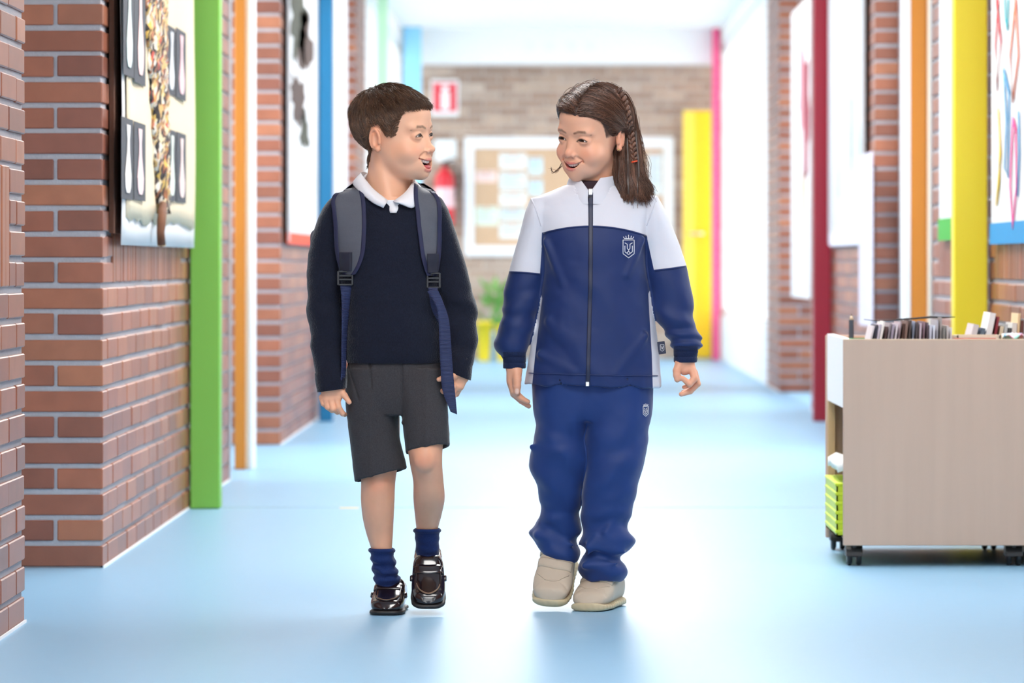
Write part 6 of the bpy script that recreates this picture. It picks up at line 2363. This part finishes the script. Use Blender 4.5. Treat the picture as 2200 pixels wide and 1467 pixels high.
# ------------------------------------------------------------------ framed wall posters further along
def poster(name, s, X, px0, px1, py0, py1, label, frame_m=None, sheet_m=None, border=None, pyref=None, ext_top=0.0):
    ya, yb = sorted((WY(px0, X), WY(px1, X)))
    ym = (ya + yb) / 2
    zt, zb_ = HZ(py0, ym) + ext_top, HZ(py1, ym)
    o = empty(name, (X, ym, zb_), label, 'poster')
    w_ = (yb - ya) / 2; h_ = zt - zb_
    d = -s
    def bx2(nm, a, b, c, e, t0, t1, m):
        lo, hi = sorted((d * t0, d * t1)); return box(nm, (lo, a, c), (hi, b, e), m, o)
    bx2('sheet', -w_, w_, 0, h_, 0.001, 0.006, sheet_m or M_PAPER)
    if frame_m:
        for a, b, c, e in ((-w_, -w_ + 0.04, 0, h_ - 0.04), (w_ - 0.04, w_, 0, h_ - 0.04), (-w_, w_, h_ - 0.04, h_)):
            bx2('frame', a, b, c, e, 0.001, 0.016, frame_m)
    if border:
        bx2('border', -w_ - 0.01, w_ + 0.01, -0.01, border[1], 0.006, 0.010, border[0])
    return o, w_, h_, d


def blob_leaf(o, name, cy, cz, sy, sz, d, m, seed, n=26, x=0.008):
    r = random.Random(seed)
    pts = []
    for k in range(n):
        a = 2 * math.pi * k / n
        q = 1 + 0.35 * r.uniform(-1, 1)
        pts.append(Vector((d * x, cy + sy * q * math.cos(a), cz + sz * q * math.sin(a))))
    if d < 0: pts = pts[::-1]
    return extrude_poly(name, pts, (-d, 0, 0), 0.002, m, o)


XA = XL + 0.012
pA, w_, h_, d = poster('poster', -1, XA, 614, 684, 60, 522, 'white framed poster with dark leafy pictures beside the blue column', M_METAL, M_PAPER, (mat('orange_red_paper', srgb(236, 84, 50), 0.7), 0.04), ext_top=0.25)
ML = mat('dark_foliage_print', srgb(60, 62, 46), 0.8, 0.5, 16); ML2 = mat('brown_foliage_print', srgb(74, 54, 46), 0.8, 0.4, 16)
blob_leaf(pA, 'dark_picture', -w_ * 0.35, h_ * 0.80, w_ * 0.5, 0.17, d, ML, 1)
blob_leaf(pA, 'dark_picture', w_ * 0.05, h_ * 0.74, w_ * 0.42, 0.15, d, ML2, 2)
blob_leaf(pA, 'dark_picture', -w_ * 0.35, h_ * 0.52, w_ * 0.42, 0.11, d, ML2, 3)
blob_leaf(pA, 'dark_picture', w_ * 0.0, h_ * 0.42, w_ * 0.3, 0.08, d, ML, 4)
blob_leaf(pA, 'pale_picture', w_ * 0.2, h_ * 0.2, w_ * 0.5, 0.1, d, mat('pale_grey_print', srgb(216, 218, 214), 0.8), 5)
pB, w_, h_, d = poster('poster', -1, XA, 716, 744, 60, 470, 'narrow pale poster just past the blue column', None, mat('pale_print_paper', srgb(232, 234, 238), 0.8, 0.06, 6), ext_top=0.3)
blob_leaf(pB, 'pale_picture', 0, h_ * 0.6, w_ * 0.6, 0.2, d, MATS['pale_grey_print'], 8)

# right wall: colourful outline drawings with a blue hem
XC = XR - 0.012
MBL = mat('cyan_blue_paper', srgb(20, 140, 196), 0.7)
pC, w_, h_, d = poster('poster', 1, XC, 2134, 2330, 40, 514, 'white paper banner with bright outline drawings and blue hem', None, M_PAPER, (MBL, 0.055), ext_top=0.3)
STRK = [((214, 60, 70), [(2148, 0), (2158, 90), (2150, 190), (2146, 100), (2152, 0)]), ((236, 120, 80), [(2190, 0), (2178, 120), (2184, 215), (2196, 120), (2190, 10)]), ((60, 150, 200), [(2164, 150), (2170, 260), (2166, 360), (2174, 380), (2176, 200), (2164, 150)]),
        ((232, 196, 60), [(2152, 235), (2157, 330), (2148, 440), (2154, 390), (2156, 300)]), ((226, 60, 140), [(2184, 255), (2178, 400), (2184, 486), (2192, 400), (2190, 280), (2184, 255)]), ((40, 170, 180), [(2166, 0), (2168, 40), (2172, 62), (2174, 0)]), ((60, 150, 200), [(2196, 240), (2198, 330), (2194, 420)])]
for k, (c, pts) in enumerate(STRK):
    v3 = []
    for px, py in pts:
        q = wall_pt(px, py, XC)
        v3.append(Vector((d * 0.011, q.y - pC.location.y, q.z - pC.location.z)))
    v, f = tube_geo(v3, 0.011, 6, flat=0.2, up=(0, 0, 1))
    mesh_obj('drawn_outline', v, f, mat('marker_%d' % k, srgb(*c), 0.6), pC, True)
pD, w_, h_, d = poster('poster', 1, XC, 2022, 2049, 60, 510, 'pale green white poster with green hem beside the yellow column', None, mat('pale_mint_paper', srgb(222, 232, 232), 0.6, 0.06, 5), (mat('grass_green_paper', srgb(62, 168, 50), 0.7), 0.065), ext_top=0.3)
blob_leaf(pD, 'pale_picture', 0.0, h_ * 0.5, w_ * 0.5, 0.18, d, MATS['pale_grey_print'], 12)
pE, w_, h_, d = poster('poster', 1, XC, 1786, 1862, 70, 522, 'large glossy poster of faint pencil drawings beside the maroon column', M_METAL, mat('faint_drawing_paper', srgb(198, 206, 210), 0.35, 0.1, 5, stretch=(1, 3, 0.6)), (mat('lilac_white_paper', srgb(226, 226, 240), 0.7), 0.05), ext_top=0.35)
for k in range(7):
    blob_leaf(pE, 'faint_sketch', -w_ * 0.75 + k * w_ * 0.24, h_ * (0.28 + 0.1 * (k * 3 % 5)), w_ * 0.045, 0.12 + 0.02 * (k % 3), d, mat('sketch_%d' % k, srgb(*[(170, 190, 190), (214, 176, 180), (150, 160, 166), (200, 196, 220), (206, 190, 170), (180, 206, 200), (220, 200, 204)][k]), 0.7), 20 + k)
pF, w_, h_, d = poster('poster', 1, XC - 0.03, 1848, 1876, 330, 700, 'narrow pale lilac paper strip hanging near the brick pillar edge', None, mat('lilac_strip_paper', srgb(208, 202, 216), 0.7))
pG, w_, h_, d = poster('poster', 1, XC, 1702, 1744, 130, 640, 'white sheet with a burgundy shape left of the maroon column', None, M_PAPER, ext_top=0.3)
blob_leaf(pG, 'burgundy_shape', -w_ * 0.55, h_ * 0.62, w_ * 0.35, 0.36, d, mat('burgundy_paper', srgb(150, 40, 64), 0.7), 31, 18)
blob_leaf(pG, 'pink_shape', -w_ * 0.1, h_ * 0.72, w_ * 0.3, 0.3, d, mat('dusty_pink_paper', srgb(214, 150, 160), 0.7), 32, 18)
blob_leaf(pG, 'peach_shape', -w_ * 0.3, h_ * 0.35, w_ * 0.35, 0.1, d, mat('peach_paper', srgb(236, 200, 180), 0.7), 33, 18)

# ------------------------------------------------------------------ far wall: notice board, fire sign, extinguisher, plant
YE = YEND - 0.002


def far_rect(o, name, px0, px1, py0, py1, t0, t1, m):
    a, b = P(px0, py1, YE), P(px1, py0, YE)
    return box(name, (a.x - o.location.x, -t1, a.z - o.location.z), (b.x - o.location.x, -t0, b.z - o.location.z), m, o)


c = P(1222, 550, YE)
nb = empty('notice_board', (c.x, YE, c.z), 'white framed cork notice board on the far brick wall', 'notice board')
far_rect(nb, 'cork', 1010, 1435, 305, 542, 0, 0.012, mat('cork', srgb(206, 172, 140), 0.85, 0.12, 40))
for r_ in ((998, 1018, 318, 528), (1426, 1447, 318, 528), (998, 1447, 295, 318), (998, 1447, 528, 550)):
    far_rect(nb, 'frame', *r_, 0.0, 0.03, M_FRAME)
SHEETS = [(1022, 1067, 367, 391, (246, 214, 206), 'pale red strip at the left of the notice board'), (1073, 1131, 330, 362, (236, 240, 240), 'white sheet at the top of the notice board column'), (1073, 1131, 370, 408, (226, 232, 232), 'grey white sheet second in the notice board column'), (1073, 1131, 414, 440, (236, 240, 238), 'white sheet third in the notice board column'), (1073, 1131, 446, 474, (214, 222, 222), 'light grey sheet fourth in the notice board column'), (1073, 1131, 480, 512, (232, 236, 234), 'white sheet lowest in the notice board column'), (1136, 1166, 338, 375, (206, 230, 238), 'light blue note right of the top sheet'), (1136, 1166, 386, 420, (206, 230, 238), 'light blue note below the other blue note'), (1022, 1070, 444, 484, (226, 238, 220), 'pale green slip at the lower left of the notice board'), (1392, 1422, 330, 420, (226, 236, 238), 'pale sheet at the right end of the notice board')]
for k, (a, b, t, u, cc, lab) in enumerate(SHEETS):
    q = P((a + b) / 2, u, YE)
    o = empty('pinned_sheet', (q.x, YE - 0.012, q.z), lab, 'paper', 'papers pinned to the notice board')
    lo, hi = P(a, u, YE), P(b, t, YE)
    w_ = (hi.x - lo.x) / 2; h_ = hi.z - lo.z
    box('sheet', (-w_, -0.002, 0), (w_, -0.0005, h_), mat('pinned_paper_%d' % k, srgb(*cc), 0.8), o)
    for j in range(int(h_ / 0.035)):
        z = h_ - 0.022 - j * 0.03
        if z > 0.01:
            box('text_line', (-w_ * 0.8, -0.0028, z), (w_ * (0.8 - 0.25 * ((j * 7) % 3)), -0.0021, z + 0.008), mat('grey_print', srgb(150, 158, 160), 0.8), o)
    v, f = lathe_geo([(0.006, 0), (0.007, -0.006), (0.003, -0.01)], 10)
    R = Matrix.Rotation(-math.pi / 2, 3, 'X')
    mesh_obj('pin', [Matrix.Rotation(math.pi / 2, 3, 'X') @ Vector((p.x, p.y, -p.z)) + Vector((0, -0.002, h_ - 0.012)) for p in v], f, MATS['orange_red_paper'], o, True)
# fire extinguisher sign: white panel, red field, white extinguisher symbol
c = P(956, 250, YE)
sg = empty('fire_sign', (c.x, YE, c.z), 'square red fire extinguisher sign on the far wall', 'sign')
M_SIGNR = mat('sign_red', srgb(226, 48, 66), 0.5)
far_rect(sg, 'panel', 926, 986, 171, 250, 0, 0.004, M_WHITE)
far_rect(sg, 'red_field', 931, 981, 178, 240, 0.004, 0.006, M_SIGNR)
for r_ in ((947, 966, 196, 236), (951, 962, 188, 197), (946, 967, 183, 188)):
    far_rect(sg, 'symbol', *r_, 0.006, 0.008, M_WHITE)
# extinguisher with white card above
c = P(956, 452, YE)
fx = empty('fire_extinguisher', (c.x, YE - 0.09, c.z - 0.12), 'red fire extinguisher hanging on the far wall', 'fire extinguisher')
v, f = lathe_geo([(0.03, 0), (0.072, 0.004), (0.078, 0.02), (0.078, 0.37), (0.06, 0.42), (0.028, 0.445), (0.026, 0.47)], 24)
mesh_obj('cylinder', v, f, mat('extinguisher_red', srgb(214, 36, 50), 0.3), fx, True)
v, f = lathe_geo([(0.079, 0.14), (0.0795, 0.30)], 24)
mesh_obj('label_band', v, f[:-2], mat('extinguisher_label', srgb(240, 200, 204), 0.5), fx, True)
box('valve', (-0.02, -0.02, 0.47), (0.02, 0.02, 0.50), M_CASTER, fx, bevel=0.004)
tube('lever', [(-0.01, 0, 0.5), (0.05, 0, 0.53), (0.09, 0, 0.525)], 0.008, M_CASTER, fx, 6)
tube('hose', [(0.02, 0, 0.485), (0.09, -0.02, 0.47), (0.105, -0.02, 0.36), (0.095, -0.02, 0.22)], 0.011, M_CASTER, fx, 8)
box('bracket', (-0.03, 0.07, 0.3), (0.03, 0.088, 0.36), M_METAL, fx)
q = P(957, 347, YE)
tag(box('instruction_card', (q.x - 0.085, YE - 0.006, q.z), (q.x + 0.085, YE, q.z + 0.175), mat('pale_card', srgb(236, 240, 240), 0.6)), 'white instruction card above the red fire extinguisher', 'card')
# potted plant with yellow pots on the far floor
MP = mat('bright_yellow_pot', srgb(250, 216, 40), 0.45)
for px, top, bot, wdt, lab in ((1040, 690, 742, 34, 'tall bright yellow planter standing at the far wall left'), (1078, 698, 742, 28, 'smaller yellow planter behind the girl at the far wall')):
    Y = 32.7
    q = P(px, 764, Y)
    o = empty('planter', (q.x, Y, 0), lab, 'planter', 'yellow planters at the far wall')
    h_ = HZ(top, Y); r_ = wdt / 2 * Y / F
    v, f = lathe_geo([(r_ * 0.72, 0), (r_ * 0.76, 0.01), (r_, h_ - 0.02), (r_ * 1.06, h_ - 0.02), (r_ * 1.06, h_), (r_ * 0.95, h_), (r_ * 0.9, h_ - 0.03)], 20)
    mesh_obj('pot', v, f, MP, o, True)
    v, f = lathe_geo([(r_ * 0.93, h_ - 0.03), (r_ * 0.5, h_ - 0.026)], 16)
    mesh_obj('soil', v, f, mat('potting_soil', srgb(60, 44, 36), 0.9), o)
ML3 = mat('fresh_leaf_green', srgb(112, 168, 76), 0.5, 0.2, 20)
q = P(1064, 764, 33.3)
pl = empty('potted_plant', (q.x, 33.3, 0), 'bushy green plant between the yellow planters', 'plant')
v, f = lathe_geo([(0.07, 0), (0.1, 0.2), (0.11, 0.2), (0.105, 0.22)], 18)
mesh_obj('pot', v, f, mat('pale_blue_pot', srgb(190, 216, 226), 0.5), pl, True)
rl = random.Random(4)
for k in range(46):
    a = rl.uniform(0, 6.28); hgt = rl.uniform(0.26, 0.62); sp = rl.uniform(0.02, 0.11) * (1.1 - 0.5 * hgt)
    ln = rl.uniform(0.10, 0.17); wd = ln * 0.22
    base = Vector((sp * math.cos(a), sp * math.sin(a), hgt - 0.06))
    dv = Vector((math.cos(a) * 0.6, math.sin(a) * 0.6, 0.75)).normalized(); sdv = dv.cross(Vector((0, 0, 1))).normalized()
    nn = dv.cross(sdv)
    pts = [base, base + dv * ln * 0.4 + sdv * wd, base + dv * ln, base + dv * ln * 0.4 - sdv * wd]
    extrude_poly('leaf', pts, nn, 0.0015, ML3, pl)
for k in range(5):
    a = k * 1.26
    tube('stem', [(0.02 * math.cos(a), 0.02 * math.sin(a), 0.19), (0.04 * math.cos(a), 0.04 * math.sin(a), 0.4), (0.07 * math.cos(a), 0.07 * math.sin(a), 0.58)], 0.004, ML3, pl, 5)
# yellow mark on the floor
q = P(752, 1088, 13.2)
tag(box('floor_mark', (q.x - 0.03, 13.12, 0.0), (q.x + 0.03, 13.16, 0.0012), mat('yellow_mark', srgb(240, 206, 120), 0.5)), 'small pale yellow mark on the blue floor by the seam', 'tape')
